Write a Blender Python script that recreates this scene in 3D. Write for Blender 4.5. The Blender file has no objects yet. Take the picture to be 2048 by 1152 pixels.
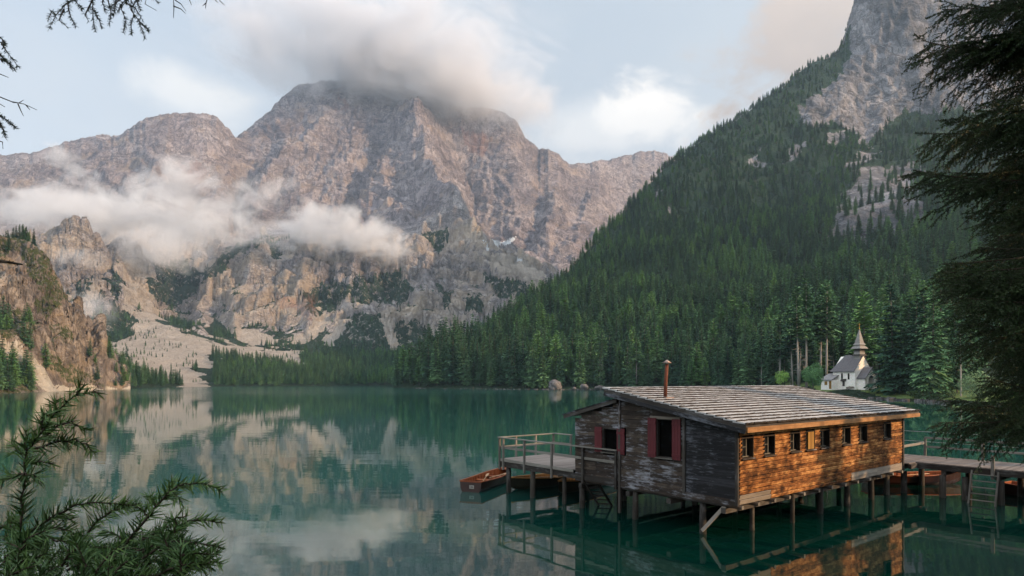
import bpy, math, random
import numpy as np
from mathutils import Vector, Matrix

random.seed(7)
RNG = np.random.default_rng(11)
SC = bpy.context.scene
COL = SC.collection
FOC, HOR, EYE = 1290.0, 760.0, 5.0        # focal length and horizon of the 2048 px wide photograph, eye height above the lake


def P(px, py, Y):
    """point of the place that stands Y metres ahead in the direction of a pixel of the photograph"""
    return ((px - 1024) / FOC * Y, Y, EYE - (py - HOR) / FOC * Y)


# ------------------------------------------------------------------ noise
_perm = np.random.default_rng(3).permutation(4096).astype(np.int64)
_ga = np.random.default_rng(4).uniform(0, 2 * math.pi, 4096)
_G2 = np.stack([np.cos(_ga), np.sin(_ga)], 1)
_G3 = np.random.default_rng(5).normal(size=(4096, 3))
_G3 /= np.linalg.norm(_G3, axis=1)[:, None]


def _h(ix, iy):
    return _perm[(_perm[ix & 4095] + iy) & 4095]


def per2(x, y):
    x0 = np.floor(x).astype(np.int64); y0 = np.floor(y).astype(np.int64)
    fx = x - x0; fy = y - y0
    u = fx * fx * fx * (fx * (fx * 6 - 15) + 10); v = fy * fy * fy * (fy * (fy * 6 - 15) + 10)
    def g(i, j):
        k = _h(x0 + i, y0 + j)
        return _G2[k, 0] * (fx - i) + _G2[k, 1] * (fy - j)
    a = g(0, 0) * (1 - u) + g(1, 0) * u
    b = g(0, 1) * (1 - u) + g(1, 1) * u
    return (a * (1 - v) + b * v) * 1.5


def per3(x, y, z):
    x0 = np.floor(x).astype(np.int64); y0 = np.floor(y).astype(np.int64); z0 = np.floor(z).astype(np.int64)
    fx = x - x0; fy = y - y0; fz = z - z0
    f = lambda t: t * t * t * (t * (t * 6 - 15) + 10)
    u, v, w = f(fx), f(fy), f(fz)
    def g(i, j, k):
        n = _perm[(_h(x0 + i, y0 + j) + z0 + k) & 4095]
        return _G3[n, 0] * (fx - i) + _G3[n, 1] * (fy - j) + _G3[n, 2] * (fz - k)
    def pl(k):
        a = g(0, 0, k) * (1 - u) + g(1, 0, k) * u
        b = g(0, 1, k) * (1 - u) + g(1, 1, k) * u
        return a * (1 - v) + b * v
    return (pl(0) * (1 - w) + pl(1) * w) * 1.5


def fbm2(x, y, o=4, g=.5):
    s = 0; a = 1
    for i in range(o):
        s = s + a * per2(x + 17.3 * i, y - 9.1 * i); x = x * 2.03; y = y * 2.03; a *= g
    return s


def ridge2(x, y, o=4, g=.5):
    s = 0; a = 1
    for i in range(o):
        s = s + a * (1 - 2 * np.abs(per2(x + 31.7 * i, y + 5.3 * i))); x = x * 2.07; y = y * 2.07; a *= g
    return s - .55


def sm(e0, e1, x):
    t = np.clip((x - e0) / (e1 - e0), 0, 1)
    return t * t * (3 - 2 * t)


# ------------------------------------------------------------------ object helpers
def tag(o, label=None, cat=None, group=None, kind=None):
    if label: o['label'] = label
    if cat: o['category'] = cat
    if group: o['group'] = group
    if kind: o['kind'] = kind
    return o


def empty(name, loc=(0, 0, 0), rz=0, label=None, cat=None, group=None):
    o = bpy.data.objects.new(name, None); COL.objects.link(o)
    o.location = loc; o.rotation_euler = (0, 0, rz); o.empty_display_size = .3
    return tag(o, label, cat, group)


def link(name, me, parent=None, mat=None):
    o = bpy.data.objects.new(name, me); COL.objects.link(o)
    if parent is not None: o.parent = parent
    if mat is not None:
        if len(me.materials): me.materials.clear()
        for m in (mat if isinstance(mat, (list, tuple)) else [mat]): me.materials.append(m)
    return o


def mesh_np(name, V, Fq, smooth=False, attrs=None):
    """mesh from numpy arrays; Fq is (n,3) or (n,4)"""
    V = np.asarray(V, dtype=np.float32); Fq = np.asarray(Fq, dtype=np.int32)
    me = bpy.data.meshes.new(name)
    n, k = Fq.shape
    me.vertices.add(len(V)); me.vertices.foreach_set('co', V.ravel())
    me.loops.add(n * k); me.loops.foreach_set('vertex_index', Fq.ravel())
    me.polygons.add(n)
    me.polygons.foreach_set('loop_start', np.arange(0, n * k, k, dtype=np.int32))
    try: me.polygons.foreach_set('loop_total', np.full(n, k, dtype=np.int32))
    except Exception: pass
    me.polygons.foreach_set('use_smooth', np.full(n, smooth, dtype=bool))
    for an, av in (attrs or {}).items():
        a = me.attributes.new(an, 'FLOAT', 'POINT'); a.data.foreach_set('value', np.asarray(av, dtype=np.float32).ravel())
    me.update(calc_edges=True); me.validate()
    return me


class MB:
    """collects boards, tubes and plates and links them as one mesh; keeps grain coordinates and a tone per piece"""
    def __init__(s):
        s.v = []; s.f = []; s.g = []; s.t = []; s.m = []; s.sm = []

    def _add(s, vs, fs, gs, tone, mi=0, smooth=False):
        b = len(s.v); s.v += [tuple(p) for p in vs]; s.g += gs; s.t += [tone] * len(vs)
        s.f += [tuple(b + i for i in f) for f in fs]; s.m += [mi] * len(fs); s.sm += [smooth] * len(fs)

    def board(s, p0, p1, w, h, side=None, tone=None, mi=0, taper=1.0, mi_end=None, mi_faces=None):
        """bar from p0 to p1, w wide along side, h high across it"""
        p0 = Vector(p0); p1 = Vector(p1); d = p1 - p0; L = d.length; d.normalize()
        if side is None:
            side = d.cross(Vector((0, 0, 1)))
            if side.length < 1e-4: side = Vector((1, 0, 0))
        side = Vector(side); side = (side - d * side.dot(d)).normalized(); n = d.cross(side).normalized()
        if tone is None: tone = random.random()
        o = random.random() * 90
        vs = []; gs = []
        for e, (p, k) in enumerate(((p0, 1), (p1, taper))):
            for a, b in ((-1, -1), (1, -1), (1, 1), (-1, 1)):
                vs.append(p + side * (a * w / 2 * k) + n * (b * h / 2 * k)); gs.append((e * L + o, a * w / 2 + b * h * .37 + o * .37, o))
        fs = [(0, 1, 5, 4), (1, 2, 6, 5), (2, 3, 7, 6), (3, 0, 4, 7), (3, 2, 1, 0), (4, 5, 6, 7)]
        b0 = len(s.f)
        s._add(vs, fs, gs, tone, mi)
        if mi_end is not None: s.m[b0 + 4] = s.m[b0 + 5] = mi_end
        if mi_faces:
            for k, q in mi_faces.items(): s.m[b0 + k] = q

    def box(s, lo, hi, tone=None, mi=0):
        x0, y0, z0 = lo; x1, y1, z1 = hi
        s.board(((x0), (y0 + y1) / 2, (z0 + z1) / 2), (x1, (y0 + y1) / 2, (z0 + z1) / 2), y1 - y0, z1 - z0, side=(0, 1, 0), tone=tone, mi=mi)

    def tube(s, pts, rad, n=8, tone=None, mi=0, cap=True, wob=0.0, mi_cap=None):
        pts = [Vector(p) for p in pts]
        if not isinstance(rad, (list, tuple)): rad = [rad] * len(pts)
        if tone is None: tone = random.random()
        o = random.random() * 90; vs = []; gs = []; fs = []; L = 0
        for i, p in enumerate(pts):
            d = (pts[min(i + 1, len(pts) - 1)] - pts[max(i - 1, 0)]).normalized()
            a = d.cross(Vector((0, 0, 1)))
            if a.length < .05: a = d.cross(Vector((0, 1, 0)))
            a.normalize(); b = d.cross(a)
            if i: L += (p - pts[i - 1]).length
            for k in range(n):
                t = 2 * math.pi * k / n; r = rad[i] * (1 + wob * (random.random() - .5))
                vs.append(p + a * math.cos(t) * r + b * math.sin(t) * r); gs.append((L + o, math.sin(t) * rad[i] * 1.5 + math.cos(t) * rad[i] + o * .3, o))
        for i in range(len(pts) - 1):
            for k in range(n):
                q = (k + 1) % n
                fs.append((i * n + k, i * n + q, (i + 1) * n + q, (i + 1) * n + k))
        if cap:
            fs.append(tuple(range(n - 1, -1, -1))); fs.append(tuple((len(pts) - 1) * n + k for k in range(n)))
        s._add(vs, fs, gs, tone, mi, smooth=n > 5)
        if cap and mi_cap is not None: s.m[-1] = s.m[-2] = mi_cap; s.sm[-1] = s.sm[-2] = False

    def poly(s, vs, fs, tone=.5, mi=0, smooth=False):
        s._add(vs, fs, [(p[0] + p[1], p[2], 0) for p in vs], tone, mi, smooth)

    def prism(s, poly, off, tone=.5, mi=0):
        """closed polygon (3D points) pushed along off"""
        off = Vector(off); a = [Vector(p) for p in poly]; n = len(a)
        vs = a + [p + off for p in a]
        fs = [tuple(range(n - 1, -1, -1)), tuple(range(n, 2 * n))] + [(i, (i + 1) % n, n + (i + 1) % n, n + i) for i in range(n)]
        s._add(vs, fs, [(p[0] + p[1], p[2], 0) for p in vs], tone, mi)

    def build(s, name, mat, parent=None):
        me = bpy.data.meshes.new(name)
        me.from_pydata([tuple(p) for p in s.v], [], s.f)
        a = me.attributes.new('grain', 'FLOAT_VECTOR', 'POINT'); a.data.foreach_set('vector', np.array(s.g, dtype=np.float32).ravel())
        a = me.attributes.new('tone', 'FLOAT', 'POINT'); a.data.foreach_set('value', np.array(s.t, dtype=np.float32))
        me.polygons.foreach_set('material_index', np.array(s.m, dtype=np.int32))
        me.polygons.foreach_set('use_smooth', np.array(s.sm, dtype=bool))
        me.update()
        return link(name, me, parent, mat)


# ------------------------------------------------------------------ materials
class NT:
    def __init__(s, name, world=False):
        if world: s.owner = bpy.data.worlds.new(name)
        else: s.owner = bpy.data.materials.new(name)
        s.owner.use_nodes = True
        s.t = s.owner.node_tree; s.t.nodes.clear()

    def n(s, typ, **kw):
        nd = s.t.nodes.new(typ)
        for k, v in kw.items():
            if k == 'ins':
                for kk, vv in v.items():
                    if hasattr(vv, 'is_output') or isinstance(vv, bpy.types.NodeSocket): s.t.links.new(vv, nd.inputs[kk])
                    else: nd.inputs[kk].default_value = vv
            else: setattr(nd, k, v)
        return nd

    def math(s, op, a, b=0.0, c=None, clamp=False):
        ins = {0: a, 1: b}
        if c is not None: ins[2] = c
        return s.n('ShaderNodeMath', operation=op, use_clamp=clamp, ins=ins).outputs[0]

    def mix(s, f, a, b, mode='MIX'):
        nd = s.n('ShaderNodeMix', data_type='RGBA', blend_type=mode, clamp_factor=True)
        for k, v in ((0, f), (6, a), (7, b)):
            if isinstance(v, bpy.types.NodeSocket): s.t.links.new(v, nd.inputs[k])
            else: nd.inputs[k].default_value = v if k == 0 else (tuple(v) + (1,) if len(v) == 3 else v)
        return nd.outputs[2]

    def ramp(s, f, stops, interp='LINEAR'):
        nd = s.n('ShaderNodeValToRGB', ins={0: f}); cr = nd.color_ramp; cr.interpolation = interp
        while len(cr.elements) < len(stops): cr.elements.new(.5)
        for e, (p, c) in zip(cr.elements, stops):
            e.position = p; e.color = (c, c, c, 1) if isinstance(c, (int, float)) else (tuple(c) + (1,))
        return nd.outputs[0]

    def noise(s, vec, scale, detail=4, rough=.55, dist=0.0, typ='FBM'):
        nd = s.n('ShaderNodeTexNoise', ins={'Scale': scale, 'Detail': detail, 'Roughness': rough, 'Distortion': dist})
        if vec is not None: s.t.links.new(vec, nd.inputs['Vector'])
        return nd.outputs[0]

    def vmul(s, v, k):
        return s.n('ShaderNodeVectorMath', operation='MULTIPLY', ins={0: v, 1: k}).outputs[0]

    def attr(s, name, out='Fac'):
        return s.n('ShaderNodeAttribute', attribute_name=name).outputs[out]

    def out(s, surf=None, vol=None, disp=None):
        o = s.n('ShaderNodeOutputMaterial')
        if surf is not None: s.t.links.new(surf, o.inputs['Surface'])
        if vol is not None: s.t.links.new(vol, o.inputs['Volume'])
        return s.owner

    def bsdf(s, col, rough=.8, normal=None, spec=.3, metal=0.0, **kw):
        ins = {'Base Color': col if isinstance(col, bpy.types.NodeSocket) else tuple(col) + (1,), 'Roughness': rough, 'Specular IOR Level': spec, 'Metallic': metal}
        if normal is not None: ins['Normal'] = normal
        ins.update(kw)
        return s.n('ShaderNodeBsdfPrincipled', ins=ins).outputs[0]

    def bump(s, h, strength=.5, dist=.02):
        return s.n('ShaderNodeBump', ins={'Strength': strength, 'Distance': dist, 'Height': h}).outputs[0]


def wood(name, dark, mid, light, grey=0.0, gcol=(.2, .2, .21), stain=0.0, rough=.8, sc=1.0, mott=0.0):
    m = NT(name)
    g = m.attr('grain', 'Vector'); t = m.attr('tone')
    fine = m.noise(m.vmul(g, (1.2 * sc, 34 * sc, 1)), 1, 6, .62)
    big = m.noise(m.vmul(g, (.9 * sc, 4 * sc, 1)), 1, 3, .6)
    f = m.math('ADD', m.math('MULTIPLY', fine, .75), m.math('ADD', m.math('MULTIPLY', big, .45), m.math('MULTIPLY', t, .34)))
    pos = m.n('ShaderNodeTexCoord').outputs['Object']
    if mott > 0: f = m.math('ADD', f, m.math('MULTIPLY', m.math('SUBTRACT', m.noise(m.vmul(pos, (2.4, 2.4, 5.5)), 1, 5, .7), .5), mott))
    c = m.ramp(m.math('SUBTRACT', f, .3), [(.12, dark), (.5, mid), (.86, light)])
    if grey > 0:
        k = m.noise(m.vmul(g, (2.2 * sc, 15 * sc, 1)), 1, 7, .7)
        b2 = m.noise(pos, .9, 3, .6)
        gm = m.ramp(m.math('ADD', k, m.math('MULTIPLY', m.math('SUBTRACT', b2, .5), .7)), [(.52, 0), (.72, grey)])
        c = m.mix(gm, c, gcol)
    if stain > 0:
        b3 = m.noise(pos, 1.3, 4, .65)
        c = m.mix(m.math('MULTIPLY', m.ramp(b3, [(.5, 0), (.68, 1)]), stain), c, tuple(x * .25 for x in dark))
    b = m.bump(fine, .5, .006)
    return m.out(m.bsdf(c, rough, b, .25))


def plain(name, col, rough=.7, var=.25, scale=6.0, metal=0.0, spec=.3, bump=0.0):
    m = NT(name)
    pos = m.n('ShaderNodeTexCoord').outputs['Object']
    nz = m.noise(pos, scale, 6, .65)
    lo = tuple(x * (1 - var) for x in col); hi = tuple(min(1, x * (1 + var)) for x in col)
    c = m.ramp(nz, [(.3, lo), (.7, hi)])
    b = m.bump(nz, bump, .02) if bump else None
    return m.out(m.bsdf(c, rough, b, spec, metal))
# ------------------------------------------------------------------ terrain
def tps(ctrl):
    """thin plate surface z(x, y) through scattered ground points"""
    C = np.array(ctrl, dtype=float); S = 500.0
    A = C[:, :2] / S; n = len(A)
    def K(a, b):
        d2 = ((a[:, None, :] - b[None, :, :]) ** 2).sum(2)
        return .5 * d2 * np.log(d2 + 1e-9)
    M = np.zeros((n + 3, n + 3)); M[:n, :n] = K(A, A) + np.eye(n) * 1e-4
    M[:n, n] = 1; M[:n, n + 1:] = A; M[n, :n] = 1; M[n + 1:, :n] = A.T
    w = np.linalg.solve(M, np.concatenate([C[:, 2], np.zeros(3)]))
    def f(x, y):
        q = np.stack([x.ravel(), y.ravel()], 1) / S; out = np.empty(len(q))
        for i in range(0, len(q), 40000):
            k = q[i:i + 40000]
            out[i:i + 40000] = K(k, A) @ w[:n] + w[n] + k @ w[n + 1:]
        return out.reshape(x.shape)
    return f


def ctrl_points(pts, back=()):
    out = []
    for p in pts:
        if len(p) == 4: out.append(((p[0] - 1024) / FOC * p[2], p[2], p[3]))
        else: out.append(P(*p))
    for (px, py, Y), dy, k in back:
        x, y, z = P(px, py, Y); s = (Y + dy) / Y
        out.append((x * s, y + dy, z * k))
    return out


def inpoly(px, py, poly):
    r = np.zeros(px.shape, bool); n = len(poly); j = n - 1
    for i in range(n):
        xi, yi = poly[i]; xj, yj = poly[j]
        r ^= ((yi > py) != (yj > py)) & (px < (xj - xi) * (py - yi) / (yj - yi + 1e-9) + xi)
        j = i
    return r


class Terrain:
    def __init__(s, cols, rows):
        s.cols = np.asarray(cols, float); s.rows = np.asarray(rows, float)
        s.PX, s.Y = np.meshgrid(s.cols, s.rows); s.X = (s.PX - 1024) / FOC * s.Y

    def normals(s, Z):
        P3 = np.stack([s.X, s.Y, Z], 2)
        a = np.gradient(P3, axis=1); b = np.gradient(P3, axis=0)
        n = np.cross(a, b); n /= np.linalg.norm(n, axis=2)[..., None] + 1e-9
        return n

    def py(s):
        return HOR + (EYE - s.Z) * FOC / s.Y

    def height(s, px, Y):
        i = np.clip(np.interp(Y, s.rows, np.arange(len(s.rows))), 0, len(s.rows) - 1.001)
        j = np.clip(np.interp(px, s.cols, np.arange(len(s.cols))), 0, len(s.cols) - 1.001)
        i0 = i.astype(int); j0 = j.astype(int); fi = i - i0; fj = j - j0
        def g(A): return (A[i0, j0] * (1 - fi) + A[i0 + 1, j0] * fi) * (1 - fj) + (A[i0, j0 + 1] * (1 - fi) + A[i0 + 1, j0 + 1] * fi) * fj
        s.g = g
        return g(s.Z)

    def build(s, name, mat, attrs, disp=None):
        V = np.stack([s.X, s.Y, s.Z], 2)
        if disp is not None: V = V + s.normals(s.Z) * disp[..., None]
        h, w = s.Z.shape; idx = np.arange(h * w).reshape(h, w)
        Fq = np.stack([idx[:-1, :-1], idx[:-1, 1:], idx[1:, 1:], idx[1:, :-1]], 2).reshape(-1, 4)
        me = mesh_np(name, V.reshape(-1, 3), Fq, True, {k: v for k, v in attrs.items()})
        o = link(name, me, None, mat); o['kind'] = 'structure'
        return o


def snap(T, prof, yc, width, amp=0.0, full=None):
    """raise or lower the crest of each column so that it follows a skyline with notches"""
    px = T.cols; xs = [a for a, _ in prof]
    t = np.interp(px, xs, [b for _, b in prof]) + amp * (fbm2(px / 9, px * 0 + .5, 4) + .6 * ridge2(px / 26, px * 0 + 2.5, 3))
    inside = sm(xs[0], xs[0] + 12, px) * sm(xs[-1], xs[-1] - 12, px)
    yc = np.interp(px, xs, yc) if isinstance(yc, (list, tuple)) else np.full(px.shape, float(yc))
    w = np.exp(-((T.Y - yc[None, :]) / width) ** 2)
    if full is not None: w = np.where(T.Y > yc[None, :], np.maximum(w, full), w)
    for _ in range(2):
        zone = np.where(np.abs(T.Y - yc[None, :]) < width * 1.1, T.py(), 1e9)
        now = zone.min(0)
        d = np.clip(now - t, -60, 60) * inside
        T.Z = T.Z + w * d[None, :] / FOC * yc[None, :]


def rock_material(name, c0, c1, c2, warm, vegc, screec, scale=1.0, strata=26.0):
    """banded limestone with dwarf pine, scree and snow where the ground carries them"""
    m = NT(name)
    pos = m.n('ShaderNodeNewGeometry').outputs['Position']
    warp = m.noise(pos, .010 * scale, 5, .6)
    sep = m.n('ShaderNodeSeparateXYZ', ins={0: pos})
    zz = m.math('ADD', m.math('ADD', sep.outputs[2], m.math('MULTIPLY', sep.outputs[0], .22)), m.math('MULTIPLY', warp, 190 / scale))
    bv = m.n('ShaderNodeCombineXYZ', ins={0: m.math('MULTIPLY', sep.outputs[1], .006 * scale), 1: m.math('MULTIPLY', sep.outputs[0], .008 * scale), 2: m.math('MULTIPLY', zz, 3.4 / strata)}).outputs[0]
    band = m.noise(bv, 1, 6, .72)
    crack = m.noise(m.vmul(bv, (1, 1, .37)), 1, 3, .6)
    crk1 = m.ramp(m.math('ABSOLUTE', m.math('SUBTRACT', crack, .5)), [(0, 0), (.03, 1)])
    crk2 = m.ramp(m.math('ABSOLUTE', m.math('SUBTRACT', m.noise(m.vmul(bv, (2.1, 2.1, .9)), 1, 4, .65), .5)), [(0, .25), (.035, 1)])
    crk3 = m.ramp(m.math('ABSOLUTE', m.math('SUBTRACT', m.noise(m.vmul(pos, (.045 * scale, .03 * scale, .011 * scale)), 1, 5, .6), .5)), [(0, .2), (.028, 1)])
    crk = m.math('MULTIPLY', m.math('MULTIPLY', crk1, crk2), crk3)
    vert = m.noise(m.vmul(pos, (.075 * scale, .03 * scale, .012 * scale)), 1, 7, .68)
    blot = m.noise(pos, .0065 * scale, 5, .6)
    fine = m.noise(pos, .2 * scale, 7, .75)
    f = m.math('ADD', m.math('ADD', m.math('MULTIPLY', band, .62), m.math('MULTIPLY', vert, .42)), m.math('ADD', m.math('MULTIPLY', fine, .26), m.math('MULTIPLY', m.math('SUBTRACT', blot, .5), .8)))
    c = m.ramp(f, [(.44, c0), (.62, c1), (.80, c2)])
    c = m.mix(m.math('MULTIPLY', m.math('SUBTRACT', 1.0, crk), .7), c, tuple(x * .5 for x in c0))
    c = m.mix(m.ramp(m.math('ADD', m.noise(m.vmul(pos, (.009 * scale, .009 * scale, .012 * scale)), 1, 7, .74), m.math('MULTIPLY', m.attr('warm'), .10)), [(.54, 0), (.70, .85)]), c, warm)
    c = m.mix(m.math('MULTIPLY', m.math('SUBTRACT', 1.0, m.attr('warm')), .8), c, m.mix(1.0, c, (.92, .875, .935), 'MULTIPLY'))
    sn = m.noise(pos, .35 * scale, 5, .75)
    sc = m.ramp(m.math('ADD', m.attr('scree'), m.math('MULTIPLY', m.math('SUBTRACT', sn, .5), 1.3)), [(.42, 0), (.58, 1)])
    run = m.noise(m.vmul(pos, (.07 * scale, .03 * scale, .02 * scale)), 1, 6, .7)
    c = m.mix(sc, c, m.mix(m.ramp(m.math('ADD', m.math('MULTIPLY', sn, .5), m.math('MULTIPLY', run, .5)), [(.38, 0), (.6, 1)]), tuple(x * .68 for x in screec), screec))
    vn = m.noise(pos, .11 * scale, 6, .78)
    vg = m.ramp(m.math('ADD', m.attr('veg'), m.math('MULTIPLY', m.math('SUBTRACT', vn, .5), 2.1)), [(.42, 0), (.60, 1)])
    c = m.mix(vg, c, m.ramp(m.noise(pos, .3 * scale, 4, .7), [(.35, tuple(x * .55 for x in vegc)), (.7, tuple(x * 1.35 for x in vegc))]))
    c = m.mix(m.ramp(m.attr('snow'), [(.45, 0), (.55, 1)]), c, (.75, .77, .8))
    c = m.mix(m.math('MULTIPLY', m.attr('red'), m.ramp(vert, [(.35, .2), (.6, .9)])), c, (.27, .12, .085))
    hgt = m.math('ADD', m.math('ADD', m.math('MULTIPLY', fine, .8), m.math('MULTIPLY', crk, .30)), m.math('ADD', m.math('MULTIPLY', band, 1.1), m.math('MULTIPLY', vert, 1.0)))
    b = m.bump(hgt, 1.0, 8 / scale)
    return m.out(m.bsdf(c, .9, b, .1))


# ---- the great wall at the end of the lake
sky = [(-1500, 400, 1350), (-1000, 440, 1420), (-600, 430, 1500), (-300, 350, 1650), (0, 309, 1700), (70, 304, 1700), (130, 284, 1720), (200, 268, 1720), (236, 272, 1700), (262, 254, 1700),
       (295, 234, 1700), (350, 225, 1700), (415, 228, 1700), (432, 233, 1700), (449, 250, 1720), (472, 275, 1800), (505, 248, 1900), (540, 220, 1950),
       (565, 194, 2000), (590, 172, 2000), (640, 162, 2050), (720, 158, 2100), (800, 172, 2100), (880, 198, 2080), (925, 214, 2040), (970, 214, 2020),
       (1010, 225, 2000), (1034, 240, 1980), (1050, 275, 1950), (1075, 296, 1950), (1112, 304, 1950), (1138, 329, 1960), (1180, 325, 2050), (1225, 317, 2100),
       (1307, 299, 2200), (1345, 312, 2200), (1500, 390, 2200), (1800, 500, 2200)]
face = [(-900, 600, 900), (-1400, 560, 800), (-600, 620, 850), (-900, 720, 420), (-1400, 700, 400),(600, 215, 1900), (600, 300, 1740), (600, 380, 1600), (600, 440, 1500), (520, 330, 1700), (520, 420, 1550), (700, 230, 1920), (700, 330, 1720), (700, 420, 1540),
        (770, 300, 1780), (770, 400, 1560), (560, 468, 1330), (650, 470, 1340), (740, 470, 1350), (480, 500, 1290), (800, 470, 1330),
        (520, 490, 1230), (600, 480, 1220), (700, 485, 1230), (780, 490, 1230), (470, 520, 1220), (430, 560, 1180), (390, 595, 1140), (345, 630, 1080),
        (600, 560, 1120), (600, 620, 1050), (520, 600, 1070), (480, 650, 1000), (400, 640, 1040), (700, 570, 1110), (760, 580, 1110), (820, 570, 1120),
        (600, 690, 930), (500, 690, 900), (420, 665, 930), (700, 690, 930), (800, 695, 950), (700, 640, 1010), (800, 640, 1010), (900, 680, 980), (900, 620, 1060),
        (832, 245, 1800), (845, 330, 1660), (855, 400, 1520), (880, 440, 1400), (890, 462, 1320), (945, 475, 1260), (960, 530, 1180), (1010, 570, 1140), (1060, 585, 1130), (850, 500, 1240),
        (770, 345, 1700), (925, 330, 1860), (960, 400, 1720), (975, 480, 1560), (1010, 505, 1480), (1060, 530, 1400), (1100, 545, 1330), (1100, 600, 1150), (1000, 650, 1030),
        (1040, 330, 1850), (1060, 420, 1720), (1150, 400, 1850), (1150, 480, 1640), (1250, 380, 2020), (1250, 450, 1850), (1100, 480, 1580), (1300, 500, 1700), (1300, 600, 1400), (1600, 600, 1500), (1600, 700, 1100),
        (350, 290, 1600), (350, 350, 1500), (430, 290, 1640), (460, 340, 1640), (420, 400, 1500), (300, 330, 1540), (200, 320, 1600), (240, 380, 1500), (100, 350, 1580), (100, 420, 1450), (0, 400, 1480), (-200, 420, 1450),
        (300, 430, 1400), (350, 480, 1350), (400, 500, 1330), (300, 510, 1280), (350, 570, 1220), (330, 610, 1120), (310, 640, 1020), (250, 500, 1180),
        (150, 437, 1010), (168, 440, 1010), (110, 456, 1010), (75, 478, 1000), (30, 500, 1000), (190, 480, 1010), (213, 515, 1010), (245, 560, 1040), (280, 585, 1050),
        (150, 470, 970), (130, 520, 930), (180, 540, 930), (130, 580, 890), (180, 590, 890), (230, 585, 930), (230, 640, 850), (280, 620, 920), (160, 650, 830), (210, 680, 780), (-100, 520, 1000), (-100, 640, 850), (40, 600, 880),
        (290, 655, 840), (340, 650, 860), (250, 700, 700), (330, 690, 760), (400, 685, 800), (500, 712, 790), (590, 722, 770), (400, 715, 690), (330, 725, 640), (280, 735, 590), (240, 705, 640), (200, 700, 600), (190, 725, 500), (250, 745, 500),
        (360, 755, 560), (400, 765, 540), (300, 762, 480), (480, 748, 600), (560, 750, 610), (650, 752, 620), (750, 752, 640), (850, 752, 640), (560, 735, 690), (700, 732, 740), (800, 732, 760), (700, 712, 830), (820, 714, 850), (950, 720, 820), (950, 745, 640), (1100, 745, 640), (1100, 700, 850), (1400, 745, 650), (1800, 745, 650)]
shore = [(-300, None, 250, .3), (0, None, 270, .3), (110, None, 322, .2), (200, None, 345, .1), (260, None, 380, .1), (330, None, 430, .1), (450, None, 497, .1), (600, None, 525, .1), (820, None, 537, .1), (1000, None, 540, .1), (1800, None, 500, .1)]
shore += [(p[0], None, p[2] - 60, -7) for p in shore]
M = Terrain(np.concatenate([np.arange(-1500, -330, 9), np.arange(-330, 1520, 1.75)]), np.concatenate([np.arange(250, 900, 4.5), np.arange(900, 2110, 2.3), np.arange(2110, 2500, 16)]))
crest = [((a, b, c), 260, .86) for a, b, c in sky] + [((150, 437, 1010), 90, .78), ((110, 456, 1010), 80, .8), ((190, 480, 1010), 90, .8)]
M.base = tps(ctrl_points(sky + face + shore, crest))
Z0 = M.base(M.X, M.Y)
ycr = np.interp(M.PX, [a[0] for a in sky], [a[2] for a in sky])
near_top = np.clip((ycr - M.Y) / 320, .22, 1)
wob = fbm2(M.X / 240, M.Y / 240, 3) * 60
steep = sm(.35, .8, np.hypot(np.gradient(Z0, axis=1) / (np.gradient(M.X, axis=1) + 1e-6), np.gradient(Z0, axis=0) / np.gradient(M.Y, axis=0)))
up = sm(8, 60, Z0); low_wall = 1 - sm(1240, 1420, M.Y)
gully = ridge2((M.X + wob) / 150, (M.Y + Z0 * .6) / 520, 3, .5)
flute = ridge2((M.X + wob * .8) / 46, (M.Y + Z0) / 330, 5, .62)
rough = ridge2((M.X + M.Y * .35 + 40) / 330, (M.Y - M.X * .3) / 300, 5, .5)
def near_line(PX, PY, line):
    d = np.full(PX.shape, 1e9)
    for (x0, y0), (x1, y1) in zip(line[:-1], line[1:]):
        L2 = (x1 - x0) ** 2 + (y1 - y0) ** 2; t = np.clip(((PX - x0) * (x1 - x0) + (PY - y0) * (y1 - y0)) / L2, 0, 1)
        d = np.minimum(d, np.hypot(PX - x0 - t * (x1 - x0), PY - y0 - t * (y1 - y0)))
    return d


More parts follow.
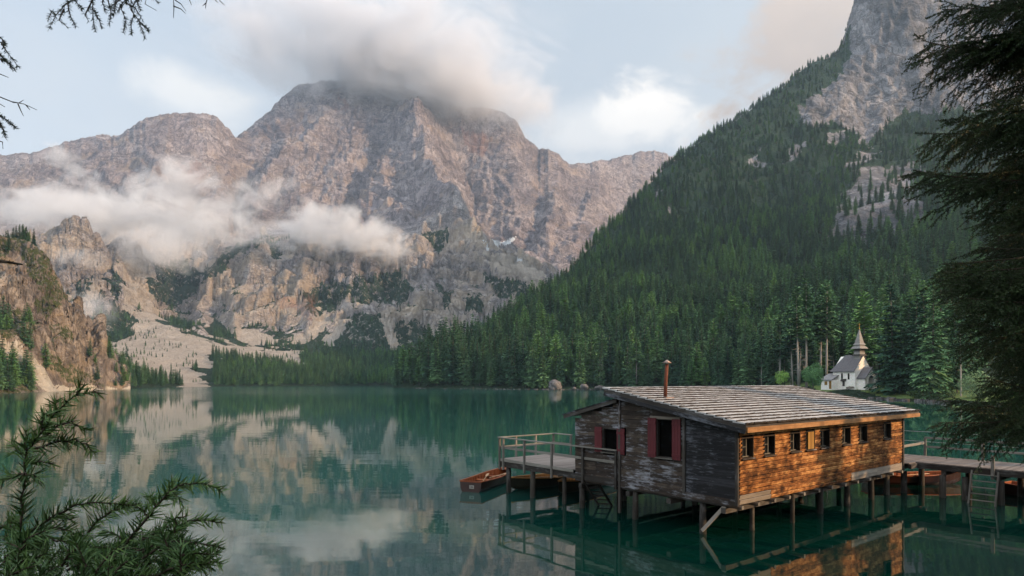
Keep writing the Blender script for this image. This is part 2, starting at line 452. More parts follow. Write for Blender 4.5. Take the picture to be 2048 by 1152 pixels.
# the main arêtes and couloirs of the wall
q0 = HOR + (EYE - Z0) * FOC / M.Y; wx = M.PX + fbm2(M.X / 90, M.Y / 90, 4) * 13; wy = q0 + fbm2(M.X / 90 + 4, M.Y / 90, 4) * 13
FEAT = [([(830, 235), (836, 300), (850, 350), (868, 415), (900, 455)], 46, 62), ([(900, 450), (942, 476), (962, 530), (1000, 585), (1045, 640)], 40, 38), ([(868, 415), (845, 480), (840, 560), (860, 640)], 34, 26),
        ([(700, 215), (722, 330), (765, 400), (800, 450)], 40, 26), ([(690, 190), (640, 262), (560, 335), (515, 425)], 48, 34), ([(1000, 222), (1012, 300), (1062, 365), (1120, 430)], 40, 36), ([(790, 330), (745, 380), (700, 450)], 30, 22),
        ([(1138, 328), (1120, 400), (1090, 480)], 36, 22), ([(350, 228), (330, 300), (300, 370), (290, 430)], 48, 30), ([(432, 235), (425, 300), (440, 370), (420, 430)], 30, 24), ([(200, 270), (190, 330), (240, 400)], 44, 22), ([(1225, 320), (1190, 400), (1150, 500)], 40, 22),
        ([(770, 270), (735, 345), (690, 440)], 34, -34), ([(905, 235), (932, 330), (952, 415), (985, 490)], 38, -40), ([(605, 190), (602, 280), (560, 400)], 32, -20), ([(1040, 270), (1085, 380), (1062, 490)], 32, -26), ([(474, 275), (482, 350), (462, 430)], 26, -34), ([(268, 258), (262, 330), (320, 400)], 30, -24), ([(660, 500), (655, 560), (690, 640)], 18, -16), ([(560, 490), (545, 570), (560, 660)], 18, -14), ([(760, 500), (775, 570), (765, 640)], 18, -18),
        ([(480, 500), (440, 560), (400, 640)], 24, 22), ([(610, 480), (600, 560), (620, 650)], 22, 18), ([(705, 490), (720, 570), (735, 640)], 22, 16), ([(520, 490), (500, 570), (470, 650)], 20, 16), ([(812, 500), (815, 560), (800, 650)], 20, 15)]
feat = 0
for ln_, w_, a_ in FEAT:
    feat = feat + a_ * np.clip(1 - near_line(wx, wy, ln_) / w_, 0, 1) ** 1.25
M.Z = Z0 + up * feat * np.clip(near_top + .25, 0, 1)
M.Z = M.Z + up * steep * near_top * (gully * 13 + rough * 15 + flute * (4 + 10 * low_wall))
M.Z = np.where(Z0 < 20, M.Z + fbm2(M.X / 40, M.Y / 40, 3) * 1.2 * sm(.4, 8, Z0), M.Z)
for per, k in ((36.0, .85), (14.0, .75)):
    st = (M.Z + M.X * .22 + fbm2(M.X / 190, M.Y / 190, 4) * 46) / per; fr = st - np.floor(st)
    M.Z = M.Z + (sm(.42, 1.0, fr) - fr) * per * k * steep * up * np.clip(near_top + .2, 0, 1)
snap(M, [(a, b) for a, b, c in sky], [c for a, b, c in sky], 170, 2.2, .9)
snap(M, [(58, 492), (75, 478), (110, 457), (148, 432), (156, 434), (161, 452), (168, 433), (178, 456), (186, 470), (196, 466), (216, 515), (232, 552)], 1008, 70, 1.0)
D3 = (1 - 2 * np.abs(per3(M.X / 30, M.Y / 30, M.Z / 70))) * 3.4 * low_wall + (1 - 2 * np.abs(per3(M.X / 26, M.Y / 26, (M.Z + M.X * .22) / 6))) * 1.5 + per3(M.X / 7, M.Y / 7, M.Z / 3) * .9
D3 = D3 * steep * up * np.clip(near_top + .3, 0, 1)
ppx = M.PX + fbm2(M.X / 45, M.Y / 45, 4) * 16; ppy = M.py() + fbm2(M.X / 45 + 9, M.Y / 45, 4) * 12
slope = np.hypot(np.gradient(M.Z, axis=1) / (np.gradient(M.X, axis=1) + 1e-6), np.gradient(M.Z, axis=0) / np.gradient(M.Y, axis=0))


def cover(polys, px=None, py=None):
    r = np.zeros(M.Z.shape)
    for p in polys: r = np.maximum(r, inpoly(ppx if px is None else px, ppy if py is None else py, p))
    return r


scree_p = [[(285, 600), (305, 590), (320, 640), (360, 660), (470, 688), (602, 706), (606, 735), (560, 728), (480, 718), (420, 712), (430, 728), (380, 740), (420, 770), (415, 778), (360, 780), (320, 745), (180, 692), (230, 690), (270, 670)],
           [(120, 690), (180, 690), (300, 740), (380, 755), (330, 765), (220, 720)], [(0, 700), (40, 715), (130, 760), (210, 780), (90, 785), (0, 740)],
           [(640, 625), (665, 640), (625, 680), (590, 690), (575, 700), (590, 670)], [(685, 620), (700, 640), (680, 665), (655, 695), (645, 690), (665, 655)],
           [(760, 625), (785, 640), (790, 665), (800, 690), (780, 690), (768, 655)], [(860, 640), (880, 655), (890, 675), (880, 680), (865, 660)], [(905, 640), (920, 640), (900, 660), (890, 665)],
           [(190, 560), (200, 575), (175, 620), (150, 650), (160, 610)], [(250, 520), (296, 520), (300, 600), (262, 625), (240, 600)], [(460, 665), (520, 660), (560, 690), (500, 690)], [(960, 490), (1080, 540), (1080, 570), (990, 545)],
           [(180, 655), (195, 690), (185, 695), (172, 672)]]
veg_p = [[(600, 690), (640, 640), (660, 690), (640, 730), (560, 730)], [(660, 690), (690, 640), (720, 620), (760, 630), (775, 690), (810, 740), (640, 740)], [(790, 640), (830, 640), (860, 650), (890, 690), (950, 730), (810, 735)],
         [(800, 540), (830, 590), (800, 610), (770, 610), (690, 600), (640, 640), (600, 600), (660, 560)], [(840, 460), (900, 455), (910, 480), (880, 510), (855, 500)], [(960, 545), (1060, 570), (1060, 600), (1000, 600), (975, 575)],
         [(880, 560), (905, 580), (890, 620), (870, 600)], [(930, 590), (960, 590), (980, 620), (940, 640)], [(160, 560), (190, 550), (205, 600), (165, 605), (150, 590)], [(215, 535), (240, 540), (240, 590), (220, 610)],
         [(305, 520), (390, 520), (400, 560), (340, 610), (300, 600)], [(180, 610), (240, 610), (290, 640), (330, 660), (240, 690), (180, 690)], [(395, 560), (470, 490), (560, 470), (500, 500), (430, 560)], [(360, 690), (600, 725), (820, 730), (840, 780), (420, 778), (430, 720)],
         [(60, 690), (190, 730), (330, 760), (400, 778), (120, 778)], [(530, 485), (560, 490), (570, 520), (540, 520)], [(330, 610), (400, 560), (400, 580), (345, 625)]]
scree = cover(scree_p); veg = cover(veg_p) * .66 * (1 - scree)
low = (1 - sm(60, 260, M.Z)) * (1 - sm(.5, .95, slope)) * (1 - scree)
veg = np.clip(np.maximum(veg, low * .66) + (1 - sm(.35, .75, slope)) * .25 * (1 - sm(200, 420, M.Z)), 0, 1) * (1 - scree)
snow = cover([[(985, 480), (1005, 484), (1030, 472), (1032, 480), (1010, 492), (998, 488), (988, 492)], [(960, 480), (980, 492), (978, 500)], [(1030, 515), (1046, 522), (1040, 526)]], M.PX + fbm2(M.X / 14, M.Y / 14, 2) * 3, M.py())
red = cover([[(350, 330), (400, 320), (410, 350), (370, 365)], [(680, 195), (695, 200), (690, 225), (670, 215)], [(920, 260), (980, 270), (970, 320), (930, 300)], [(560, 590), (640, 600), (620, 640), (570, 620)]]) * .6
MAT_ROCK = rock_material('limestone', (.155, .140, .152), (.325, .295, .298), (.475, .44, .43), (.47, .385, .30), (.030, .055, .034), (.50, .44, .385))
M.build('mountain', MAT_ROCK, {'veg': veg, 'scree': scree, 'snow': snow, 'red': red, 'warm': low_wall}, D3)
M_veg, M_scree, M_slope = veg, scree, slope
# ---- the sunlit crag on the near left shore
A = Terrain(np.concatenate([np.arange(-1600, -420, 12), np.arange(-420, -20, 4), np.arange(-20, 262, 1.0)]), np.concatenate([np.arange(85, 262, 2.5), np.arange(262, 372, .55), np.arange(372, 470, 3)]))
ac = [(-1500, 470, 320), (-900, 400, 325), (-400, 410, 330), (-200, 440, 330), (-60, 462, 328), (0, 478, 328), (30, 478, 332), (58, 488, 332), (82, 508, 330), (102, 532, 329), (118, 556, 328), (131, 585, 328), (136, 606, 328), (152, 612, 331), (160, 640, 333), (172, 690, 338), (184, 720, 343), (215, 752, 348), (245, 774, 350)]
af = [(-300, 560, 300), (-100, 560, 304), (0, 560, 310), (0, 610, 303), (0, 530, 316), (50, 540, 318), (95, 560, 319), (60, 600, 308), (110, 600, 318), (120, 640, 316), (60, 650, 300), (0, 660, 294), (-150, 660, 290), (20, 690, 278), (60, 710, 282), (100, 680, 300), (140, 680, 319), (150, 720, 318), (110, 740, 300), (70, 745, 278), (0, 725, 262), (-150, 730, 240), (170, 745, 330), (150, 768, 322), (110, 772, 304), (60, 770, 276), (0, 770, 248), (200, 772, 342), (-150, 775, 220)]
ash = [(-1600, None, 120, .2), (-900, None, 135, .2), (-400, None, 160, .2), (-200, None, 195, .2), (0, None, 239, .2), (60, None, 265, .2), (110, None, 295, .2), (160, None, 326, .2), (210, None, 344, .1), (262, None, 352, -.3)]
ash += [(a, None, y - 40, -7) for a, _, y, z in ash]
A.base = tps(ctrl_points(ac + af + ash + [(-1400, 600, 460), (-400, 600, 460), (0, 700, 460), (120, 745, 455), (200, 772, 460), (262, None, 460, -2)], [(q, 45, .92) for q in ac]))
Z0 = A.base(A.X, A.Y)
gz = lambda T, Z: np.hypot(np.gradient(Z, axis=1) / (np.gradient(T.X, axis=1) + 1e-6), np.gradient(Z, axis=0) / np.gradient(T.Y, axis=0))
stp = sm(.45, 1.0, gz(A, Z0)); up = sm(2, 12, Z0)
A.Z = Z0 + up * stp * (ridge2(A.X / 24, (A.Y + Z0) / 55, 5, .58) * 6.5 + fbm2(A.X / 9, (A.Y + Z0) / 9, 3) * 1.3) + up * fbm2(A.X / 30, A.Y / 30, 3) * 1.2
st = (A.Z - A.X * .12 + fbm2(A.X / 30, A.Y / 30, 3) * 6) / 7.0; fr = st - np.floor(st)
A.Z = A.Z + (sm(.3, 1, fr) - fr) * 3.0 * stp * up
snap(A, [(-60, 462), (0, 474), (40, 478), (62, 486), (85, 508), (102, 530), (120, 560), (132, 588), (137, 612), (144, 614), (150, 606), (158, 616), (162, 645), (172, 690), (186, 722), (215, 752)], 330, 9, 1.5, .9)
DA = stp * up * (per3(A.X / 7, A.Y / 7, A.Z / 9) * 1.9 + (1 - 2 * np.abs(per3(A.X / 3.5, A.Y / 3.5, A.Z / 3))) * .7 + per3(A.X / 1.8, A.Y / 1.8, A.Z / 1.8) * .35)
ppx = A.PX + fbm2(A.X / 10, A.Y / 10, 3) * 9; ppy = A.py() + fbm2(A.X / 10 + 7, A.Y / 10, 3) * 7
c2 = lambda polys: cover(polys, ppx, ppy) if False else np.max([inpoly(ppx, ppy, p) for p in polys], axis=0).astype(float)
sl = gz(A, A.Z)
scA = c2([[(0, 672), (30, 690), (60, 715), (90, 745), (120, 770), (100, 788), (70, 760), (30, 730), (-20, 700)], [(120, 772), (180, 772), (260, 777), (260, 790), (100, 788)]])
vgA = c2([[(40, 480), (85, 500), (120, 560), (125, 580), (90, 590), (60, 560), (45, 520)], [(-40, 630), (40, 615), (75, 650), (60, 680), (20, 680), (-40, 660)], [(-100, 440), (40, 470), (55, 500), (0, 520), (-100, 500)], [(150, 560), (150, 600), (120, 600), (90, 640), (70, 600)], [(90, 640), (130, 650), (150, 690), (110, 680)], [(90, 700), (170, 740), (220, 770), (150, 770), (100, 740)], [(-300, 690), (0, 690), (80, 780), (-300, 800)]]) * .56
vgA = np.maximum(vgA, (1 - sm(.6, 1.25, sl)) * .58) * (1 - scA)
MAT_CRAG = rock_material('crag_limestone', (.09, .078, .07), (.20, .17, .145), (.36, .315, .26), (.34, .265, .175), (.06, .075, .03), (.5, .45, .38), 5.0, 40.0)
A.build('cliff', MAT_CRAG, {'veg': vgA, 'scree': scA, 'snow': vgA * 0, 'red': vgA * 0, 'warm': vgA * 0 + .4}, DA)
A_sl, A_sc = sl, scA

# ---- the wooded hill down the right side of the lake
H = Terrain(np.concatenate([np.arange(770, 2100, 2.4), np.arange(2100, 2700, 8)]), np.concatenate([np.arange(80, 330, 3.2), np.arange(330, 780, 2.6), np.arange(780, 1080, 1.5), np.arange(1080, 1300, 8)]))
hc = [(800, 768, 430), (840, 750, 430), (900, 712, 455), (1000, 656, 520), (1100, 595, 600), (1200, 488, 700), (1270, 412, 770), (1340, 332, 830), (1440, 252, 900), (1530, 205, 960), (1620, 130, 1000), (1688, 92, 1030), (1702, 40, 1030), (1718, -10, 1020), (1740, -50, 1010), (1810, -90, 1010), (2000, -70, 1000), (2300, 100, 950), (2700, 350, 900)]
hf = [(1690, 200, 930), (1640, 240, 890), (1610, 258, 865), (1700, 275, 850), (1800, 300, 820), (1740, 120, 965), (1760, 30, 985), (1850, 40, 965), (1850, 160, 920), (1950, 0, 970), (1950, 200, 880), (2100, 160, 880), (2300, 260, 850),
      (1500, 350, 800), (1500, 450, 680), (1500, 550, 560), (1500, 630, 450), (1500, 705, 340), (1400, 450, 700), (1400, 600, 520), (1300, 520, 610), (1300, 640, 450), (1200, 640, 450), (1100, 690, 430), (1000, 725, 410), (1000, 690, 470), (900, 745, 405), (1200, 580, 560),
      (1650, 400, 700), (1650, 500, 560), (1700, 440, 600), (1700, 600, 400), (1700, 700, 285), (1800, 420, 600), (1800, 520, 470), (1800, 620, 360), (1850, 400, 620), (1850, 720, 240), (1950, 600, 370), (2048, 500, 430), (2048, 700, 235), (2300, 500, 340), (2300, 720, 180), (2600, 640, 200),
      (1400, 765, 315), (1560, 760, 262), (1600, 764, 225), (1700, 767, 215), (1700, None, 186, 2.5), (1660, None, 184, 2.5), (1740, None, 184, 2.5), (1800, None, 180, 2.4), (1900, 778, 170), (2048, 780, 145), (1600, None, 205, 2.3), (1700, 752, 240), (2300, 775, 120), (2600, 770, 100)]
hs = [(700, None, 470, -6), (760, None, 430, -4), (812, None, 402, .2), (850, None, 372, .2), (900, None, 358, .2), (1000, None, 341, .2), (1100, None, 324, .2), (1240, None, 316, .2), (1400, None, 286, .2), (1560, None, 226, .2), (1650, None, 190, .2), (1750, None, 170, .2), (1830, None, 154, .2), (1900, None, 141, .2), (2048, None, 118, .2), (2300, None, 92, .2), (2700, None, 76, .2)]
hs += [(a, None, y - 25, -4) for a, _, y, z in hs[2:]]
hbk = [(790, None, 470, -3), (900, None, 520, 12), (1000, None, 620, 20)]
H.base = tps(ctrl_points(hc + hf + hs + hbk, [(q, 190, .62) for q in hc[3:]]))
Z0 = H.base(H.X, H.Y)
up = sm(1, 30, Z0); stp = sm(.9, 1.6, gz(H, Z0)); crag = np.zeros(Z0.shape)
ppx = H.PX + fbm2(H.X / 25, H.Y / 25, 4) * 20; ppy0 = HOR + (EYE - Z0) * FOC / H.Y + fbm2(H.X / 25 + 5, H.Y / 25, 4) * 14
rk = [[(1700, 60), (1740, -300), (2700, -400), (2700, 190), (1900, 230), (1800, 225), (1740, 285), (1690, 260), (1610, 258), (1598, 215), (1640, 195), (1690, 150)]]
rk2 = [[(1506, 305), (1524, 308), (1520, 345), (1508, 335)], [(1585, 300), (1615, 290), (1600, 325), (1570, 345)], [(1640, 280), (1700, 265), (1660, 300)], [(1735, 265), (1775, 225), (1765, 245), (1745, 285)], [(1650, 440), (1720, 350), (1830, 330), (1860, 380), (1850, 470), (1790, 505), (1740, 500), (1680, 480)], [(1680, 335), (1760, 300), (1750, 320), (1700, 345)], [(1322, 420), (1342, 410), (1335, 438), (1322, 440)], [(1290, 385), (1320, 372), (1310, 400)]]
c3 = lambda polys: np.max([inpoly(ppx, ppy0, p) for p in polys], axis=0).astype(float)
r1, r2 = c3(rk), c3(rk2)
soft = r1.copy()
for _ in range(3): soft = (np.roll(soft, 3, 0) + np.roll(soft, -3, 0) + np.roll(soft, 3, 1) + np.roll(soft, -3, 1) + soft) / 5
H.Z = Z0 + up * (fbm2(H.X / 70, H.Y / 70, 4) * 5 + ridge2(H.X / 160, H.Y / 200, 3) * 7 * (1 - soft))
H.Z = H.Z + soft * (ridge2((H.X - H.Y * .5) / 75, (H.Y + Z0) / 420, 4, .5) * 9)
st = (H.Z + H.X * .35 + fbm2(H.X / 60, H.Y / 60, 3) * 18) / 22.0; fr = st - np.floor(st)
H.Z = H.Z + (sm(.3, 1, fr) - fr) * 5 * np.maximum(soft, r2 * .4)
DH = soft * ((1 - 2 * np.abs(per3(H.X / 15, H.Y / 15, H.Z / 90))) * 4.0 + (1 - 2 * np.abs(per3(H.X / 30, H.Y / 30, (H.Z + H.X * .4) / 12))) * 2.2 + per3(H.X / 5, H.Y / 5, H.Z / 6) * .8)
gr = np.max([inpoly(H.PX, H.py(), p) for p in [[(1380, 772), (1500, 762), (1640, 762), (1760, 765), (1900, 776), (2000, 780), (2000, 815), (1800, 806), (1600, 795)]]], axis=0).astype(float) * (H.Y < 330)
vgH = np.clip(1 - r1 * .78 - r2 * .8, 0, 1)
MAT_HILL = rock_material('hillside', (.07, .075, .085), (.20, .205, .215), (.38, .38, .38), (.20, .19, .175), (.028, .055, .032), (.45, .41, .36), 1.8, 34.0)
H.build('hill', MAT_HILL, {'veg': vgH, 'scree': vgH * 0, 'snow': vgH * 0, 'red': vgH * 0}, DH)
H_rock = np.maximum(r1, r2); H_r1 = r1

# ---- meadow strip by the chapel: short grass laid just over the hillside
mm = NT('meadow_grass'); pos = mm.n('ShaderNodeNewGeometry').outputs['Position']
nz = mm.noise(pos, .5, 6, .7)
MAT_GRASS = mm.out(mm.bsdf(mm.ramp(nz, [(.3, (.06, .10, .03)), (.55, (.11, .16, .05)), (.75, (.19, .18, .10))]), .95, mm.bump(mm.noise(pos, 3, 4, .7), .6, .1), .1))
G = Terrain(np.arange(1380, 2100, 6), np.arange(120, 262, 2.0))
H.height(G.PX.ravel(), G.Y.ravel()); G.Z = H.g(H.Z).reshape(G.PX.shape) + .06
shore_y = np.interp(G.PX, [p[0] for p in hs[2:17]], [p[2] for p in hs[2:17]])
edge = (G.Y - shore_y)
G.Z = G.Z - .5 * sm(3, -1, edge) - .9 * sm(42, 58, edge)
me_attr = {'veg': np.zeros(G.Z.shape)}
G.build('grass_bank', MAT_GRASS, me_attr)

# ---- lake bed and the bank under the viewer, and the water
W = Terrain([0, 1], [0, 1])
bx, by = np.meshgrid(np.linspace(-60, 110, 171), np.linspace(-60, 75, 136))
# signed distance-like height: bank behind and to the right of the lake
def bank_z(x, y):
    line = np.interp(x, [-60, -8, -2, 3, 6.6, 8.6, 12, 16.5, 23.5, 30, 60, 110], [10, 4.6, 3.7, 3.4, 4.2, 8.2, 13.0, 17.0, 20.5, 30, 62, 100])
    d = (line - y)
    return np.where(d > 0, 3.3 * (1 - np.exp(-d / 3.2)) + .02 * d, d * .35).clip(-4, 9) + fbm2(x / 3, y / 3, 3) * .12
bz = bank_z(bx, by)
idx = np.arange(bx.size).reshape(bx.shape)
Fq = np.stack([idx[:-1, :-1], idx[:-1, 1:], idx[1:, 1:], idx[1:, :-1]], 2).reshape(-1, 4)
mg = NT('bank_soil'); pos = mg.n('ShaderNodeNewGeometry').outputs['Position']
MAT_SOIL = mg.out(mg.bsdf(mg.ramp(mg.noise(pos, 1.2, 6, .7), [(.35, (.03, .025, .015)), (.55, (.05, .06, .02)), (.75, (.10, .09, .06))]), .95, mg.bump(mg.noise(pos, 6, 4, .7), .6, .05), .1))
tag(link('ground', mesh_np('ground', np.stack([bx, by, bz], 2).reshape(-1, 3), Fq, True), None, MAT_SOIL), kind='structure')
bed = mesh_np('lake_bed', [(-3500, -1500, -9), (3500, -1500, -9), (3500, 4500, -9), (-3500, 4500, -9)], [(0, 1, 2, 3)])
tag(link('lake_bed', bed, None, MAT_SOIL), kind='structure')

mw = NT('lake_water'); pos = mw.n('ShaderNodeNewGeometry').outputs['Position']
sep = mw.n('ShaderNodeSeparateXYZ', ins={0: pos})
def waves(sx, sy, d, r): return mw.noise(mw.vmul(pos, (sx, sy, 1)), 1, d, r)
swell = waves(.22, .75, 2, .5); ripple = waves(1.6, 4.5, 3, .55); fine = waves(5, 11, 2, .5)
patch = mw.ramp(mw.noise(mw.vmul(pos, (.012, .03, 1)), 1, 3, .6), [(.42, .25), (.62, 1)])
far = mw.ramp(mw.math('DIVIDE', sep.outputs[1], 400), [(.38, 0), (.62, 1)])
h = mw.math('ADD', mw.math('MULTIPLY', swell, 1.0), mw.math('ADD', mw.math('MULTIPLY', mw.math('MULTIPLY', ripple, patch), .22), mw.math('MULTIPLY', fine, mw.math('MULTIPLY', patch, .02))))
bmp = mw.n('ShaderNodeBump', ins={'Strength': 1.0, 'Distance': mw.math('ADD', .0052, mw.math('MULTIPLY', far, .030)), 'Height': h}).outputs[0]
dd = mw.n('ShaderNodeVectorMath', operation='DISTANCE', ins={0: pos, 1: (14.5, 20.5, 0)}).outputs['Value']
# milky open lake; round the pier the shade is painted as a darker colour
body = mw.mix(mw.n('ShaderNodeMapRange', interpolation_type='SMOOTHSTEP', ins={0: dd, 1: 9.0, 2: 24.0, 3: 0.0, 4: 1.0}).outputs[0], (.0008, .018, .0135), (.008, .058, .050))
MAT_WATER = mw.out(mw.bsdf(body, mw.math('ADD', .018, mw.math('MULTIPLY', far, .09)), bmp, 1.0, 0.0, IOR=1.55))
gx = np.linspace(-2400, 500, 30); gy = np.linspace(-40, 700, 9)
wx, wy = np.meshgrid(gx, gy); idx = np.arange(wx.size).reshape(wx.shape)
Fq = np.stack([idx[:-1, :-1], idx[:-1, 1:], idx[1:, 1:], idx[1:, :-1]], 2).reshape(-1, 4)
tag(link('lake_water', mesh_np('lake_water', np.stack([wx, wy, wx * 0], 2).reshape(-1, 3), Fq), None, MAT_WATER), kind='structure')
# ------------------------------------------------------------------ conifers
def leaf_material(name, a, b, tipk=1.25, sat=1.0):
    m = NT(name)
    oi = m.n('ShaderNodeObjectInfo').outputs['Random']
    t = m.attr('tone')
    c = m.mix(m.ramp(oi, [(0, 0), (.55, .35), (1, 1)]), a, b)
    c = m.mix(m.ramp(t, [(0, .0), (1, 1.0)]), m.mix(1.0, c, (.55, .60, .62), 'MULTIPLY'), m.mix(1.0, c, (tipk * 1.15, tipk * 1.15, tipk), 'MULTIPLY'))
    return m.out(m.bsdf(c, .75, None, .15))


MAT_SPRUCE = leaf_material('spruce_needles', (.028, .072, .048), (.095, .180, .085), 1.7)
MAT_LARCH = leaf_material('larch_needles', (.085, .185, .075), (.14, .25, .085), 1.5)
MAT_BARK = plain('bark', (.11, .095, .085), .9, .5, 3.0)
MAT_DEADWOOD = plain('pale_bark', (.26, .245, .225), .9, .3, 3.0)


def conifer_mesh(seed, kind):
    """unit-height tree: (trunk mesh, crown mesh)"""
    r = random.Random(seed)
    V = []; Fc = []; T = []
    clear = {'spruce': r.uniform(.05, .12), 'larch': r.uniform(.10, .2), 'tall': r.uniform(.42, .5), 'pine': r.uniform(.2, .35)}[kind]
    R = {'spruce': r.uniform(.155, .20), 'larch': r.uniform(.18, .22), 'tall': .14, 'pine': .25}[kind]
    nl = {'spruce': 30, 'larch': 24, 'tall': 20, 'pine': 12}[kind]
    bendx, bendy = r.uniform(-.015, .015), r.uniform(-.015, .015)
    def quad(c, d, s, L, w, tone):
        b = len(V); e = c + d * L
        n = r.uniform(-.25, .25)
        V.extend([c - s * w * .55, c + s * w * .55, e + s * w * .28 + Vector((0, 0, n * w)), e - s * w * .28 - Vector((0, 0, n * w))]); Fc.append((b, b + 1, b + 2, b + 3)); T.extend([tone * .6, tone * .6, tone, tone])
    for i in range(nl):
        t = (i + r.random() * .7) / nl
        z = clear + (1 - clear) * t
        prof = (1 - t) ** (.75 if kind == 'spruce' else .6)
        if kind in ('larch', 'pine'): prof *= .55 + .9 * math.sin(min(1, t * 2.2 + .25) * math.pi / 2) * .55
        if t < .1: prof *= .55 + 4 * t
        rad = R * prof * r.uniform(.72, 1.15) + .006
        nb = max(4, int((9 if kind == 'spruce' else 8) * (.5 + prof * .7)))
        a0 = r.random() * 6.3
        for k in range(nb):
            a = a0 + 6.283 * k / nb + r.uniform(-.35, .35)
            L = rad * r.uniform(.55, 1.15)
            if r.random() < .06: continue
            droop = {'spruce': -.32, 'larch': -.1, 'tall': -.2, 'pine': .1}[kind] + r.uniform(-.18, .18) + t * .5
            d = Vector((math.cos(a), math.sin(a), droop)).normalized(); s = Vector((-math.sin(a), math.cos(a), 0))
            o = Vector((bendx * z * 3, bendy * z * 3, z))
            n = max(2, int(L / .022))
            tb = r.uniform(.25, .9)
            for j in range(n):
                f = (j + .35) / n
                p = o + d * (L * f) + Vector((0, 0, -.05 * L * f * f))
                w = .024 * r.uniform(.7, 1.3) * (1.1 - .5 * f)
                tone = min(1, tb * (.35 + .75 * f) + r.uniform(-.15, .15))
                for sg in (-1, 1):
                    dd = (d * r.uniform(.5, .9) + s * sg * r.uniform(.45, .9) + Vector((0, 0, r.uniform(-.55, .12)))).normalized()
                    quad(p, dd, (d - dd * d.dot(dd)).normalized(), L * .22 + .018, w, max(0, tone))
                if j == n - 1: quad(p, d, s, .03, w * .9, min(1, tone + .15))
    quad(Vector((bendx * 3, bendy * 3, .955)), Vector((0, 0, 1)), Vector((1, 0, 0)), .05, .012, .8); quad(Vector((bendx * 3, bendy * 3, .955)), Vector((0, 0, 1)), Vector((0, 1, 0)), .05, .012, .8)
    me = bpy.data.meshes.new('crown'); me.from_pydata([tuple(v) for v in V], [], Fc)
    a = me.attributes.new('tone', 'FLOAT', 'POINT'); a.data.foreach_set('value', np.array(T, dtype=np.float32)); me.update()
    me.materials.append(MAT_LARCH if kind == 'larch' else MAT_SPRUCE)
    tb = MB(); tb.tube([(0, 0, -.03), (bendx * .9, bendy * .9, .3), (bendx * 1.8, bendy * 1.8, .6), (bendx * 3, bendy * 3, .97)], [.0125, .010, .0065, .001], 6)
    if kind == 'tall':
        for _ in range(26):
            z = r.uniform(.12, .5); a = r.random() * 6.3; q = Vector((bendx * 3 * z, bendy * 3 * z, z))
            tb.tube([q, q + Vector((math.cos(a), math.sin(a), -.15)) * r.uniform(.02, .07)], [.0022, .0008], 3)
    to = tb.build('trunk_source', MAT_DEADWOOD if kind == 'tall' else MAT_BARK)
    tm = to.data; tm.name = 'trunk'; bpy.data.objects.remove(to)
    return tm, me


KINDS = ['spruce'] * 5 + ['larch'] * 3 + ['tall'] * 2 + ['pine'] * 2
TREES = [conifer_mesh(100 + i, k) for i, k in enumerate(KINDS)]

# source trees for the far woods, in a collection of their own that is not part of the scene
SRC = bpy.data.collections.new('wood_sources')
for i, (tm, cm) in enumerate(TREES):
    a = np.empty(len(cm.vertices) * 3, np.float32); cm.vertices.foreach_get('co', a)
    b = np.empty(len(tm.vertices) * 3, np.float32); tm.vertices.foreach_get('co', b)
    me = bpy.data.meshes.new('wood_tree')
    me.from_pydata(np.concatenate([a.reshape(-1, 3), b.reshape(-1, 3)]).tolist(), [], [tuple(p.vertices) for p in cm.polygons] + [tuple(v + len(cm.vertices) for v in p.vertices) for p in tm.polygons])
    ta = np.empty(len(cm.vertices), np.float32); cm.attributes['tone'].data.foreach_get('value', ta)
    at = me.attributes.new('tone', 'FLOAT', 'POINT'); at.data.foreach_set('value', np.concatenate([ta, np.full(len(tm.vertices), .5, np.float32)]))
    me.materials.append(cm.materials[0]); me.materials.append(tm.materials[0])
    me.polygons.foreach_set('material_index', np.array([0] * len(cm.polygons) + [1] * len(tm.polygons), np.int32)); me.update()
    o = bpy.data.objects.new('wood_tree_%02d' % i, me); SRC.objects.link(o)

gn = bpy.data.node_groups.new('wood', 'GeometryNodeTree')
gn.interface.new_socket('Geometry', in_out='INPUT', socket_type='NodeSocketGeometry'); gn.interface.new_socket('Geometry', in_out='OUTPUT', socket_type='NodeSocketGeometry')
gi = gn.nodes.new('NodeGroupInput'); go = gn.nodes.new('NodeGroupOutput'); ip = gn.nodes.new('GeometryNodeInstanceOnPoints')
ci = gn.nodes.new('GeometryNodeCollectionInfo'); ci.inputs[0].default_value = SRC; ci.inputs[1].default_value = True; ci.inputs[2].default_value = True
def named(n, typ):
    a = gn.nodes.new('GeometryNodeInputNamedAttribute'); a.data_type = typ; a.inputs[0].default_value = n; return a.outputs[0]
L = gn.links.new
m2p = gn.nodes.new('GeometryNodeMeshToPoints')
L(gi.outputs[0], m2p.inputs[0]); L(m2p.outputs[0], ip.inputs['Points']); L(ci.outputs[0], ip.inputs['Instance'])
ip.inputs['Pick Instance'].default_value = True
L(named('variant', 'INT'), ip.inputs['Instance Index']); L(named('turn', 'FLOAT_VECTOR'), ip.inputs['Rotation']); L(named('size', 'FLOAT_VECTOR'), ip.inputs['Scale'])
L(ip.outputs[0], go.inputs[0])


